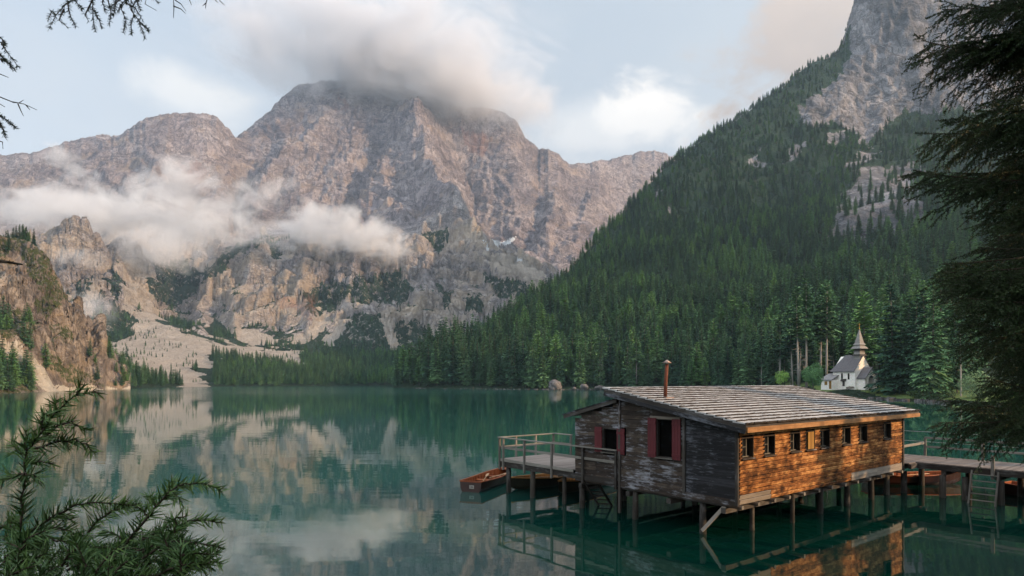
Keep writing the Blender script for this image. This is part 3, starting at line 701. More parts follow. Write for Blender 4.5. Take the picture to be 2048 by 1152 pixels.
def wood_mass(name, pts, label):
    """pts rows: x y z height width variant turn"""
    pts = np.asarray(pts)
    me = bpy.data.meshes.new(name); me.vertices.add(len(pts)); me.vertices.foreach_set('co', pts[:, :3].astype(np.float32).ravel())
    a = me.attributes.new('variant', 'INT', 'POINT'); a.data.foreach_set('value', pts[:, 5].astype(np.int32))
    a = me.attributes.new('turn', 'FLOAT_VECTOR', 'POINT'); a.data.foreach_set('vector', np.stack([pts[:, 0] * 0, pts[:, 0] * 0, pts[:, 6]], 1).astype(np.float32).ravel())
    a = me.attributes.new('size', 'FLOAT_VECTOR', 'POINT'); a.data.foreach_set('vector', np.stack([pts[:, 3] * pts[:, 4], pts[:, 3] * pts[:, 4], pts[:, 3]], 1).astype(np.float32).ravel())
    o = link(name, me); tag(o, label, 'forest', None, 'stuff')
    md = o.modifiers.new('wood', 'NODES'); md.node_group = gn
    return o


def scatter(T, spacing, mask, hfun, kinds, rng):
    """jittered grid of trees over a terrain; mask(px, py, X, Y, Z) says where, hfun how tall"""
    x0, x1 = T.X[:, :].min(), T.X.max(); y0, y1 = T.rows[0], T.rows[-1]
    gx, gy = np.meshgrid(np.arange(x0, x1, spacing), np.arange(y0, y1, spacing))
    gx = (gx + rng.uniform(-.48, .48, gx.shape) * spacing).ravel(); gy = (gy + rng.uniform(-.48, .48, gy.shape) * spacing).ravel()
    px = 1024 + gx / gy * FOC
    k = (px > T.cols[0]) & (px < T.cols[-1]) & (gy > y0) & (gy < y1)
    gx, gy, px = gx[k], gy[k], px[k]
    z = T.height(px, gy); py = HOR + (EYE - z) * FOC / gy
    k = mask(px, py, gx, gy, z, T.g)
    gx, gy, z, px, py = gx[k], gy[k], z[k], px[k], py[k]
    hh = hfun(px, py, gx, gy, z) * rng.uniform(.58, 1.24, len(gx))
    var = kinds(px, py, gx, gy, z, rng)
    return np.stack([gx, gy, z - .2, hh, rng.uniform(.85, 1.2, len(gx)), var, rng.uniform(0, 6.28, len(gx)), px, py], 1)


SPR = np.array([0, 1, 2, 3, 4]); LAR = np.array([5, 6, 7]); TAL = np.array([8, 9]); PIN = np.array([10, 11])
rg = np.random.default_rng(21)
shoreY = lambda px: np.interp(px, [p[0] for p in hs[2:17]], [p[2] for p in hs[2:17]])
MEADOW = [(1530, 700), (1540, 778), (1600, 796), (1700, 803), (1760, 802), (1770, 752), (1700, 752), (1655, 752), (1600, 740)]


def hill_mask(px, py, x, y, z, g):
    rock = g(np.maximum(H_r1, np.where(H_rock > 0, H_rock * .75, 0)))
    d = fbm2(x / 35, y / 35, 3)
    k = (z > .5) & (y > shoreY(px) + 2.5) & (rg.random(len(x)) > rock * 1.06) & (px < 2250)
    top = sm(620, 900, y)
    k &= rg.random(len(x)) > top * .45 * (d < .15)
    k &= ~((px > 1525) & (px < 1775) & (y < 212)) & ~((px >= 1775) & (y < shoreY(px) + 12) & (rg.random(len(x)) < .75))
    k &= ~((px > 1440) & (px <= 1525) & (y < shoreY(px) + 10))
    k &= ~((px > 1950) & (y < 225))
    k &= (y < np.interp(px, [a[0] for a in hc], [a[2] for a in hc]) + 22)
    return k


def hill_h(px, py, x, y, z):
    return np.interp(y, [150, 300, 450, 620, 800, 1000], [22, 21, 18, 14.5, 11.5, 8.5]) * (1 + .22 * fbm2(x / 40, y / 40, 2)) * (1 + .30 * sm(1150, 880, px) * sm(560, 430, y))


def hill_k(px, py, x, y, z, rng):
    n = len(px); l = fbm2(x / 60, y / 60, 3) + .35 * rng.normal(size=n)
    v = SPR[rng.integers(0, 5, n)]
    v = np.where(l > .38, LAR[rng.integers(0, 3, n)], v)
    v = np.where((y > 760) & (rng.random(n) < .35), PIN[rng.integers(0, 2, n)], v)
    v = np.where((y < shoreY(px) + 22) & (rng.random(n) < .09), TAL[rng.integers(0, 2, n)], v)
    v = np.where((px > 1530) & (px < 1780) & (y < 245) & (rng.random(n) < .55), TAL[rng.integers(0, 2, n)], v)
    return v


T_hill = scatter(H, 5.7, hill_mask, hill_h, hill_k, rg)


def far_mask(px, py, x, y, z, g):
    v, s, sl = g(M_veg), g(M_scree), g(M_slope)
    shore_far = np.interp(px, [p[0] for p in shore[:11]], [p[2] for p in shore[:11]])
    d = fbm2(x / 50, y / 50, 3)
    wood = (px > 425) & (py > 718 + 14 * d) & (s < .3)
    left = (px > 190) & (px < 440) & (py > 738) & (s < .3) & (d > -.25)
    apron = (v > .55) & (sl < .85) & (y < 1150) & (d > -.12)
    rim = (np.abs(y - 1225) < 16) & (px > 395) & (px < 580) & (rg.random(len(x)) < .6)
    rim |= (np.abs(y - 1006) < 9) & (px > 20) & (px < 155) & (rg.random(len(x)) < .9)
    shrub = (s > .5) & (rg.random(len(x)) < .03 + .5 * (fbm2(x / 34, y / 34, 3) > .28)) & (py > 640) & (y < 900)
    beach = (px > 400) & (px < 425)
    return ((wood | left | (apron & (rg.random(len(x)) < .6)) | shrub) & (z > .5) & (y > shore_far + 4) & ~beach & (px > 100) & (px < 1150)) | rim


T_far = scatter(M, 5.4, far_mask, lambda px, py, x, y, z: np.interp(y, [400, 600, 800, 1200], [9.5, 11.5, 11, 8]) * (1 + .2 * fbm2(x / 60, y / 60, 2)) * np.where(M.height(px, y) * 0 + M.g(M_scree) > .4, .42, 1),
                lambda px, py, x, y, z, r: np.where((fbm2(x / 70, y / 70, 2) + .3 * r.normal(size=len(px))) > .45, LAR[r.integers(0, 3, len(px))], SPR[r.integers(0, 5, len(px))]), rg)


def crag_mask(px, py, x, y, z, g):
    sc, sl = g(A_sc), g(A_sl); d = fbm2(x / 14, y / 14, 3)
    shA = np.interp(px, [p[0] for p in ash[:11]], [p[2] for p in ash[:11]])
    k = (y > shA + 1.5) & (z > .3) & (sc < .45) & (sl < 2.2)
    base = (py > 690) & (y < 325) & ((py > 712) | (d > -.1)) & (px < 125)
    base |= (py > 704 + 14 * d) & (px > 80) & (px < 262) & (d > -.45)
    top = (y > 322) & (y < 345) & (px < 75) & (sl < 1.2)
    mid = (py > 610) & (py < 690) & (px < 70) & (rg.random(len(x)) < .35)
    return k & (base | top | mid)


T_crag = scatter(A, 3.4, crag_mask, lambda px, py, x, y, z: np.where(y > 320, 8.5, np.interp(px, [-100, 60, 120, 260], [14, 12.5, 11.5, 10])),
                 lambda px, py, x, y, z, r: np.where(r.random(len(px)) < .25, LAR[r.integers(0, 3, len(px))], SPR[r.integers(0, 5, len(px))]), rg)

# ---- which trees show largest: nearest first over a coarse grid of what is already covered
allT = np.concatenate([np.c_[T_hill, np.zeros(len(T_hill))], np.c_[T_far, np.ones(len(T_far))], np.c_[T_crag, np.full(len(T_crag), 2.)]])
allT = allT[np.argsort(allT[:, 1])]
occ = np.zeros((144, 256), bool); shows = np.zeros(len(allT))
for i, q in enumerate(allT):
    hp = q[3] * FOC / q[1]; wp = hp * .17 * q[4]
    x0, x1 = int((q[7] - wp) // 8), int((q[7] + wp) // 8) + 1; y0, y1 = int((q[8] - hp * .95) // 8), int(q[8] // 8) + 1
    x0, x1, y0, y1 = max(0, x0), min(256, x1), max(0, y0), min(144, y1)
    if x1 <= x0 or y1 <= y0 or q[7] > 1850: continue
    sub = occ[y0:y1, x0:x1]; free = (~sub).sum()
    shows[i] = free * 64 if free > .15 * sub.size else 0
    occ[y0:y1, max(0, x0 + (x1 - x0) // 4):max(x0 + 1, x1 - (x1 - x0) // 4)] = True
pick = np.argsort(-shows)[:268]; pick = pick[shows[pick] > 0]
single = np.zeros(len(allT), bool); single[pick] = True
for zone, nm, lb in ((0, 'forest', 'dense dark spruce forest climbing the steep slope right of the lake'), (1, 'forest', 'distant spruce wood on the flat shore at the far end of the lake'), (2, 'forest', 'small conifers clinging to the crag on the left shore')):
    k = (allT[:, 9] == zone) & ~single
    wood_mass(nm, allT[k], lb)

CROWN_NAMES = {'spruce': ('spruce_tree', 'spruce'), 'larch': ('larch_tree', 'larch'), 'tall': ('bare_trunk_spruce', 'spruce'), 'pine': ('pine_tree', 'pine')}
def stand_tree(q, label, group, parts=True):
    kind = KINDS[int(q[5])]; tm, cm = TREES[int(q[5])]
    nm, ct = CROWN_NAMES[kind]
    e = empty(nm, (q[0], q[1], q[2]), q[6], label, 'tree', group)
    e.scale = (q[3] * q[4], q[3] * q[4], q[3])
    link('trunk', tm, e); link('crown', cm, e)
    return e


for i in pick:
    q = allT[i]; kind = KINDS[int(q[5])]
    if q[9] == 2: lb, g = ('%s among the trees on and below the sunlit crag at the left shore' % {'spruce': 'dark spruce', 'larch': 'lighter green larch', 'tall': 'thin spruce', 'pine': 'pine'}[kind]), 'trees at the left crag'
    elif q[9] == 1: lb, g = ('%s in the low wood along the far end of the lake' % {'spruce': 'dark spruce', 'larch': 'lighter green larch', 'tall': 'thin spruce', 'pine': 'pine'}[kind]), 'trees along the far shore'
    elif q[7] > 1500: lb, g = ({'spruce': 'tall dark spruce in the forest edge around the white chapel', 'larch': 'light green larch in the forest edge around the white chapel', 'tall': 'spruce with long bare pale trunk in the forest edge behind the chapel', 'pine': 'pine in the forest edge around the white chapel'}[kind]), 'trees of the forest edge around the chapel'
    else: lb, g = ({'spruce': 'dark spruce in the crowded forest rising behind the boathouse from the right shore', 'larch': 'light green larch in the crowded forest rising behind the boathouse', 'tall': 'bare trunked spruce in the forest behind the boathouse', 'pine': 'pine in the forest behind the boathouse'}[kind]), 'trees of the forest behind the boathouse'
    stand_tree(q, lb, g + ', ' + kind)
print('trees', len(T_hill), len(T_far), len(T_crag), len(pick))
# ------------------------------------------------------------------ boathouse
C0 = Vector((6.975, 19.86, 0)); RZ = math.radians(39)
UX = Vector((math.cos(RZ), math.sin(RZ), 0)); VX = Vector((-math.sin(RZ), math.cos(RZ), 0))


def HL(u, v, z=0): return C0 + UX * u + VX * v + Vector((0, 0, z))


def hut_thing(name, u, v, label, cat, group=None):
    e = empty(name, HL(u, v), RZ, label, cat, group); e['o'] = (u, v); return e


def hb_(mb, name, mat, e):
    o = mb.build(name, mat, e)
    u, v = e['o']; o.location = (-u, -v, 0)
    return o


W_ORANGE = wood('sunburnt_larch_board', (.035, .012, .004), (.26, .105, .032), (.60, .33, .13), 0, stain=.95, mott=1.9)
W_GREYB = wood('bleached_board', (.10, .085, .07), (.21, .18, .15), (.33, .29, .25), .3, (.33, .32, .31))
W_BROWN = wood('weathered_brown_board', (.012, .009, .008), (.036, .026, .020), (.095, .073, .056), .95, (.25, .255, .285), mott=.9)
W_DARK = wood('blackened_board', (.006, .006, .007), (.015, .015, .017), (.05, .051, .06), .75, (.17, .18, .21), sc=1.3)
W_POST = wood('dark_post_wood', (.012, .010, .009), (.030, .025, .021), (.07, .062, .055), .5, (.15, .15, .155))
W_PILE = wood('lake_pile_wood', (.008, .007, .006), (.026, .022, .018), (.075, .066, .055), .5, (.14, .135, .13))
W_RAIL = wood('silvered_rail', (.06, .055, .048), (.13, .12, .105), (.24, .225, .20), .35, (.27, .26, .245))
W_DECK = wood('deck_board', (.11, .09, .08), (.22, .185, .165), (.31, .27, .24), .2, (.29, .27, .26))
W_SHAKE = wood('weathered_shake', (.18, .172, .17), (.34, .33, .325), (.46, .45, .445), .5, (.46, .455, .45), sc=1.4)
W_BUTT = wood('worn_shaded_shake_end', (.010, .008, .007), (.03, .024, .02), (.07, .058, .05), 0)  # dark shake ends: weathering, with the shade between rows painted in
W_FASCIA = wood('fascia_larch', (.10, .045, .016), (.25, .125, .048), (.40, .22, .10), .2, (.22, .17, .12), stain=.4, mott=.8)
W_RED = wood('oxblood_paint', (.050, .008, .010), (.085, .014, .018), (.125, .026, .030), .35, (.05, .014, .018), rough=.6)
W_FRAME = wood('dark_window_frame', (.006, .004, .003), (.018, .012, .008), (.04, .027, .018))
W_PIER = wood('shaded_pier_board', (.06, .05, .045), (.13, .11, .10), (.20, .175, .16), .2, (.20, .19, .185))  # deck wood made darker, tree shade over the pier put into its colour
W_YELLOW = wood('honey_shutter', (.14, .07, .016), (.25, .14, .035), (.34, .21, .06), 0)
BLACK = plain('dark_inside', (.004, .004, .004), 1.0, .2, spec=0.0)
GLASS = NT('old_glass'); GLASS = GLASS.out(GLASS.bsdf((.006, .007, .008), .35, None, .15))
SASH = plain('pale_sash', (.30, .285, .26), .7, .3)
SASH2 = plain('grey_window_bar', (.13, .12, .10), .8, .4)
RUST = plain('rusty_pipe', (.10, .032, .018), .75, .6, 9.0, .2, bump=.4)
TIN = plain('tin_cap', (.26, .20, .18), .5, .3, 8.0, .5)

hut = hut_thing('boathouse', 0, 0, 'weathered wooden boathouse on piles with a pale shake roof and red shutters', 'boathouse')
zt = lambda v: 3.66 + (v + .5) * .183


def planks(mb, axis, a0, a1, z0, z1, ph, holes=(), top=None, cuts=(), face=-1, tone=None, gap=.008, lap=.0):
    """lapped horizontal boards; axis 'v' lies in the plane u=0, axis 'u' in the plane v=0; holes are (a0, a1, z0, z1)"""
    z = z0
    while z < z1 - .02:
        h = ph * random.uniform(.92, 1.06); ze = min(z + h, z1)
        spans = [(a0, a1)]
        if top:
            x = top(ze)
            spans = [(max(s, x[0]), min(e, x[1])) for s, e in spans]
        for (h0, h1, b0, b1) in holes:
            if ze > b0 + .02 and z < b1 - .02:
                ns = []
                for s, e in spans:
                    if h0 > s: ns.append((s, min(e, h0)))
                    if h1 < e: ns.append((max(s, h1), e))
                    if h0 >= e or h1 <= s: ns = [q for q in ns if q != (s, min(e, h0)) and q != (max(s, h1), e)] + [(s, e)]
                spans = ns
        for c in cuts:
            spans = [q for s, e in spans for q in (((s, c), (c, e)) if s < c < e else ((s, e),))]
        for s, e in spans:
            if e - s < .03: continue
            t = (tone(s, e, z) if tone else random.random())
            zc = (z + ze) / 2; off = face * .012 * random.random()
            if axis == 'v': mb.board((off, s + .002, zc), (off + face * .004 * random.random(), e - .002, zc + random.uniform(-1, 1) * .004), .03, ze - z - gap, side=(1, 0, lap), tone=t)
            else: mb.board((s + .002, off, zc), (e - .002, off, zc + random.uniform(-1, 1) * .004), .03, ze - z - gap, side=(0, 1, lap), tone=t)
        z = ze


# walls: left gable in three fields, long sunlit side, plain closed sides behind
w1 = (4.91, 5.63, 2.32, 3.20); w2 = (2.45, 3.10, 2.35, 3.66)
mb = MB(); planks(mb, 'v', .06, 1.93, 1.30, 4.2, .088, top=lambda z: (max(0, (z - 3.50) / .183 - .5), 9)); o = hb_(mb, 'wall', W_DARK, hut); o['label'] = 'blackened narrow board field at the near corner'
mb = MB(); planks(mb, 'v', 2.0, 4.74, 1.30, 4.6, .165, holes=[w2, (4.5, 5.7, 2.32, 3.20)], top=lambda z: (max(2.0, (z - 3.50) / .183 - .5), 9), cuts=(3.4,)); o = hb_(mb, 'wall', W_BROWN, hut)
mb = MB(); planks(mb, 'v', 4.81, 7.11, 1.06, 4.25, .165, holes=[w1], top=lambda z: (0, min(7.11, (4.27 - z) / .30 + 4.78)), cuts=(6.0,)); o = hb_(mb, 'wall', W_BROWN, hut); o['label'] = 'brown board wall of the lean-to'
WR = [(.15, .80), (1.45, 2.10), (3.10, 3.77), (4.17, 4.82), (5.24, 5.94), (6.96, 7.66), (8.40, 9.14), (10.71, 11.45)]
holes = [(a, b, 2.56, 3.20) for a, b in WR]
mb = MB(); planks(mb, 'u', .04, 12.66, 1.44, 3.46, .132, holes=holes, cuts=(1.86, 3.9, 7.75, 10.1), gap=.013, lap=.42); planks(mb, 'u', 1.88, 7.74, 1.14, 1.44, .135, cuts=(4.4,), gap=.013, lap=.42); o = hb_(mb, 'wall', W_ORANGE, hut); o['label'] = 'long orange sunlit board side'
mb = MB(); planks(mb, 'u', .04, 1.86, 1.14, 1.44, .15, lap=.3); o = hb_(mb, 'wall', W_GREYB, hut); o['label'] = 'grey bleached bottom boards at the near corner'
mb = MB(); planks(mb, 'u', 7.76, 12.66, 1.14, 1.44, .15, cuts=(10.1,)); o = hb_(mb, 'wall', W_GREYB, hut); o['label'] = 'grey bleached bottom boards at the far end'
mb = MB(); mb.prism([(12.63, .03, 1.1), (12.63, 7.0, 1.1), (12.63, 7.0, 3.4), (12.63, 4.74, 4.45), (12.63, .03, 3.4)], (.06, 0, 0)); hb_(mb, 'wall', W_POST, hut)
mb = MB(); mb.board((.05, 7.02, 2.3), (12.60, 7.02, 2.3), 2.35, .06, side=(0, 0, 1)); hb_(mb, 'wall', W_POST, hut)
mb = MB(); mb.board((.03, 4.76, 4.0), (12.6, 4.76, 4.0), 1.2, .05, side=(0, 0, 1)); hb_(mb, 'wall', W_POST, hut)
mb = MB(); mb.box((.25, .25, 1.22), (12.5, 6.9, 1.26)); mb.box((.30, .30, 1.27), (.33, 6.8, 3.5)); mb.box((.33, .30, 1.27), (12.4, .33, 3.5)); hb_(mb, 'dark_interior_sheet', BLACK, hut)  # black sheets, the darkness of the interior put into their colour
# frame timbers
mb = MB(); mb.board((-.02, -.02, 1.20), (-.02, 4.8, 1.20), .10, .20, side=(1, 0, 0)); hb_(mb, 'sill_beam', W_BROWN, hut)
for (v, z0, z1, w, mt) in ((1.965, 1.25, 4.0, .09, W_POST), (4.775, .15, 3.2, .10, W_POST), (4.775, 3.22, 4.45, .09, W_BROWN), (.02, 1.12, 3.42, .10, W_POST)):
    mb = MB(); mb.board((-.055, v, z0), (-.055, v, z1), .07, w, side=(1, 0, 0)); hb_(mb, 'corner_post', mt, hut)
mb = MB(); mb.board((12.70, -.035, 1.05), (12.70, -.035, 3.42), .07, .10, side=(0, 1, 0)); hb_(mb, 'corner_post', W_POST, hut)
for uj in (.03, .96, 1.95, 2.89, 3.89, 4.95, 5.94, 7.03, 8.09, 9.16, 10.23, 11.41, 12.4):
    mb = MB(); mb.tube([(uj, -.13, 1.075), (uj, 4.75, 1.075)], .066, 9, wob=.1, mi_cap=1); hb_(mb, 'joist', [W_POST, W_RAIL], hut)
for vv in (.5, 2.6, 4.4, 6.8):
    mb = MB(); mb.board((-.05, vv, .90), (12.7, vv, .90), .17, .17); hb_(mb, 'bearer', W_POST, hut)
# roof: rows of split shakes
mb = MB()
sl = Vector((0, 1, .183)).normalized(); nrm = Vector((0, -.183, 1)).normalized()
rows = 17; v_lo, v_hi = -.53, 5.22
for r in range(rows + 1):
    v0 = v_lo + (v_hi - v_lo) * r / rows; u = -.42
    while u < 13.18:
        w = random.uniform(.10, .27); ue = min(u + w, 13.2)
        j = random.uniform(-.016, .016) if r else random.uniform(-.012, .03); lift = random.uniform(-.003, .006)
        a = Vector((u + (ue - u) / 2, v0 + j, zt(v0 + j) + .040 + lift)); L = min(.46, (v_hi + .03 - v0) / sl.y + .02)
        if L > .06:
            b = a + sl * L - nrm * (.044 if L > .3 else .014)
            mb.board(a - nrm * .002, a + sl * random.uniform(.02, .06) + nrm * .003, ue - u - .002, .052, side=(1, 0, 0), mi=1)  # strip paints the dark shade line at the worn butt of each row
            mb.board(a + sl * .01, b, ue - u - random.uniform(.004, .014), .046, side=(1, 0, random.uniform(-.03, .03)), mi_faces={4: 1})
        u = ue
hb_(mb, 'roof', [W_SHAKE, W_BUTT], hut)['label'] = 'low sloping roof of pale split shakes in rows'
mb = MB(); mb.prism([(-.40, -.50, zt(-.5) - .02), (13.16, -.50, zt(-.5) - .02), (13.16, 5.2, zt(5.2) - .02), (-.40, 5.2, zt(5.2) - .02)], (0, 0, -.07)); hb_(mb, 'roof_boarding', W_POST, hut)
for du, dz, mt in ((-.415, .075, W_POST), (-.435, .185, W_DARK)):
    mb = MB(); mb.board((du, -.50, zt(-.5) - dz - .02), (du, 5.2, zt(5.2) - dz - .02), .03, .13, side=(1, 0, 0)); hb_(mb, 'bargeboard', mt, hut)
mb = MB(); mb.board((-.39, -.525, 3.505), (13.14, -.525, 3.505), .045, .155, side=(0, 1, 0)); hb_(mb, 'fascia', W_FASCIA, hut)
for k in range(14):
    mb = MB(); u = .1 + k * .97; mb.board((u, -.48, zt(-.48) - .16), (u, 4.9, zt(4.9) - .16), .08, .12, side=(1, 0, 0)); hb_(mb, 'rafter', W_POST, hut)
# lean-to roof
mb = MB()
zl = lambda v: 4.34 - (v - 4.78) * .255
for r in range(9):
    v0 = 7.72 - r * .34; u = -.2
    while u < 12.8:
        w = random.uniform(.12, .28); ue = min(u + w, 12.85)
        a = Vector(((u + ue) / 2, v0 + random.uniform(-.04, .04), zl(v0) + .03)); b = a + Vector((0, -.44, .112)) - Vector((0, 0, .025))
        if b.y > 4.6: mb.board(a, b, ue - u - .008, .03, side=(1, 0, random.uniform(-.05, .05)))
        u = ue
hb_(mb, 'lean_to_roof', W_DARK, hut)
mb = MB(); mb.board((-.16, 4.83, zl(4.83) - .08), (-.16, 7.6, zl(7.6) - .08), .04, .13, side=(1, 0, 0)); hb_(mb, 'bargeboard', W_POST, hut)
mb = MB(); mb.prism([(-.1, 4.83, zl(4.83) - .02), (12.8, 4.83, zl(4.83) - .02), (12.8, 7.6, zl(7.6) - .02), (-.1, 7.6, zl(7.6) - .02)], (0, 0, -.05)); hb_(mb, 'roof_boarding', W_POST, hut)
# chimney
mb = MB(); mb.tube([(.67, 3.3, zt(3.3) - .1), (.72, 3.3, 5.0), (.77, 3.29, 5.58)], [.066, .063, .06], 14); ch = hb_(mb, 'chimney', RUST, hut)
mb = MB(); mb.tube([(.77, 3.29, 5.60), (.77, 3.29, 5.72)], [.17, .012], 14); mb.build('cap', TIN, ch)
mb = MB(); mb.box((.46, 3.08, zt(3.08) + .02), (.90, 3.5, zt(3.08) + .075)); mb.build('flashing', TIN, ch)
# left windows and red shutters
for (a, b, z0, z1), sh in ((w1, ((4.53, 4.90), (5.64, 6.01))), (w2, ((2.09, 2.44), (3.11, 3.47)))):
    mb = MB()
    for q in ((a, z0, a, z1), (b, z0, b, z1), (a, z0, b, z0), (a, z1, b, z1)): mb.board((.03, q[0], q[1]), (.03, q[2], q[3]), .12, .05, side=(1, 0, 0))
    wf = hb_(mb, 'window', W_POST, hut)
    mb = MB(); mb.box((.14, a + .02, z0 + .02), (.15, b - .02, z1 - .02)); mb.build('pane', BLACK, wf)  # black sheet in the open window, interior darkness painted as colour
    mb = MB(); mb.board((-.05, a - .04, z0 - .025), (-.05, b + .04, z0 - .025), .12, .035, side=(1, 0, 0)); mb.build('sill', W_RAIL, wf)
    if z1 > 3.5: mb = MB(); mb.board((-.03, a - .3, z1 + .05), (-.03, b + .3, z1 + .05), .03, .09, side=(1, 0, 0)); mb.build('lintel', W_GREYB, wf)
    for s0, s1 in sh:
        mb = MB(); wv = (s1 - s0) / 3
        for k in range(3): mb.board((-.065, s0 + wv * (k + .5), z0 - .03), (-.065, s0 + wv * (k + .5), z1 + .03), .028, wv - .006, side=(1, 0, 0), tone=random.uniform(.3, .7))
        st = hb_(mb, 'shutter', W_RED, hut)
        mb = MB()
        for z in (z0 + .12, z1 - .14): mb.board((-.090, s0 + .01, z), (-.090, s1 - .01, z), .022, .085, side=(1, 0, 0))
        mb.build('batten', W_RED, st)
# eight small windows of the sunlit side
for i, (a, b) in enumerate(WR):
    z0, z1 = 2.56, 3.20; mb = MB()
    for q in ((a, z0, a, z1), (b, z0, b, z1), (a, z0, b, z0), (a, z1, b, z1)): mb.board((q[0], .05, q[1]), (q[2], .05, q[3]), .16, .045, side=(0, 1, 0))
    wf = hb_(mb, 'window', W_FRAME, hut)
    mb = MB(); mb.box((a + .02, .125, z0 + .02), (b - .02, .135, z1 - .02)); mb.build('pane', GLASS, wf)
    mb = MB(); mb.box((a + .20, .095, z0 + .33), (b - .20, .118, z0 + .352)); mb.box((a + .42, .092, z0 + .03), (a + .45, .119, z1 - .03)); mb.box((a + .025, .092, z0 + .022), (b - .025, .119, z0 + .05)); mb.build('sash', SASH2, wf)
    mb = MB(); mb.board((a - .03, -.04, z0 - .02), (b + .03, -.04, z0 - .02), .10, .03, side=(0, 1, 0)); mb.build('sill', W_BROWN, wf)
    if i == 3:
        mb = MB()
        for k in range(3): mb.board((a + .20 + k * .145, -.035, z0 + .02), (a + .20 + k * .145, -.035, z1 - .02), .025, .14, side=(0, 1, 0))
        o = hb_(mb, 'shutter', W_YELLOW, hut); o['label'] = 'honey coloured half closed shutter'
# piles and brace
for (u, v) in [(.12, 1.35), (.12, 4.17), (.10, 6.86), (1.83, .63), (3.95, .35), (6.3, .5), (8.6, .5), (10.8, .5), (12.55, .55), (3.95, 2.6), (7.2, 2.6), (10.5, 2.6), (12.55, 2.6), (4.0, 4.4), (8.0, 4.4), (12.5, 4.4), (2.5, 6.8), (6.5, 6.8), (10.5, 6.8)]:
    mb = MB(); th = .105 if (u, v) not in ((1.83, .63), (3.95, .35)) else .075
    q = random.uniform(-.05, .05); mb.tube([(u + q, v + q, -4), (u + q * .6, v, -.4), (u, v - q * .3, .4), (u, v, .99)], [th * 1.25, th * 1.15, th * 1.05, th], 10, wob=.16); hb_(mb, 'pile', W_PILE, hut)
mb = MB(); mb.board((.02, 1.32, .12), (.02, .45, 1.08), .06, .11, side=(1, 0, 0)); hb_(mb, 'brace', W_GREYB, hut)

# ------------------------------------------------------------------ deck at the lake end of the boathouse
dk = hut_thing('wooden_deck', 1.6, 9.4, 'open board deck with a railing at the left end of the boathouse', 'deck')
mb = MB(); v = 7.14
while v < 11.86: mb.board((-.06, v + .065, 1.455), (3.32, v + .065, 1.455), .128, .035, side=(0, 1, 0)); v += .135
hb_(mb, 'floor', W_DECK, dk)
for v0, v1 in ((7.13, 11.9),):
    mb = MB(); mb.board((-.10, v0, 1.43), (-.10, v1, 1.43), .04, .12, side=(1, 0, 0)); hb_(mb, 'edge_board', W_RAIL, dk)
    mb = MB(); mb.board((-.02, 4.9, 1.24), (-.02, 11.9, 1.24), .14, .22, side=(1, 0, 0)); mb.board((3.2, 7.2, 1.28), (3.2, 11.9, 1.28), .14, .22, side=(1, 0, 0)); mb.board((-.02, 11.84, 1.27), (3.2, 11.84, 1.27), .14, .2); hb_(mb, 'edge_beam', W_POST, dk)
for v in (7.4, 8.5, 9.6, 10.7): mb = MB(); mb.board((.05, v, 1.31), (3.13, v, 1.31), .09, .16); hb_(mb, 'joist', W_POST, dk)
for (u, v) in [(-.12, 11.82), (-.12, 11.55), (-.12, 10.1), (-.12, 8.37), (-.12, 6.6), (-.12, 4.90), (.9, 11.9), (2.1, 11.9), (3.24, 11.9), (3.28, 10.75)]:
    mb = MB(); mb.board((u, v, 1.0 if u < 0 else 1.2), (u, v, 2.40), .075, .085, side=(1, 0, 0)); hb_(mb, 'railing_post', W_POST if (u < 0 and v < 7) else W_RAIL, dk)
for p, q in (((-.12, 11.9, 2.425), (-.12, 4.86, 2.425)), ((-.12, 11.9, 2.42), (3.3, 11.9, 2.42)), ((3.28, 11.9, 2.425), (3.28, 10.7, 2.425))):
    mb = MB(); mb.board(p, q, .13, .04, tone=.8); hb_(mb, 'top_rail', W_RAIL, dk)
for p, q in (((-.075, 11.9, 1.98), (-.075, 4.86, 1.98)), ((-.05, 11.87, 1.98), (3.3, 11.87, 1.98)), ((3.24, 11.9, 1.98), (3.24, 10.7, 1.98))):
    mb = MB(); mb.board(p, q, .03, .10, side=(Vector(q) - Vector(p)).cross(Vector((0, 0, 1)))); hb_(mb, 'middle_rail', W_RAIL, dk)
for (u, v, r) in [(.02, 11.35, .11), (.02, 9.7, .11), (.1, 7.85, .085), (3.1, 11.3, .1), (3.1, 9.5, .1), (3.1, 7.6, .1)]:
    mb = MB(); mb.tube([(u, v + random.uniform(-.08, .08), -4), (u, v, -.3), (u + .01, v, .5), (u, v, 1.15)], [r * 1.2, r * 1.1, r, r * .95], 10, wob=.15); hb_(mb, 'pile', W_PILE, dk)

# ------------------------------------------------------------------ pier from the bank
pr = hut_thing('pier', 15, -4, 'raised board pier joining the boathouse to the right bank', 'pier')
mb = MB(); v = -13.0
while v < 1.25: mb.board((13.55, v + .065, 1.405), (16.45, v + .065, 1.405), .128, .035, side=(0, 1, 0)); v += .135
u = 12.8
while u < 13.5: mb.board((u + .05, -.25, 1.40), (u + .05, 2.6, 1.40), .12, .035, side=(1, 0, 0)); u += .13
hb_(mb, 'floor', W_PIER, pr)
mb = MB(); mb.board((13.52, -13, 1.27), (13.52, -.27, 1.27), .10, .24, side=(1, 0, 0)); mb.board((16.4, -13, 1.27), (16.4, 1.2, 1.27), .10, .24, side=(1, 0, 0)); mb.board((12.78, -.28, 1.28), (13.5, -.28, 1.28), .1, .2); hb_(mb, 'edge_beam', W_POST, pr)
for v in (.6, -1.3, -3.2, -5.2, -7.2, -9.2): mb = MB(); mb.board((13.5, v, 1.05), (16.5, v, 1.05), .16, .18); hb_(mb, 'bearer', W_POST, pr)
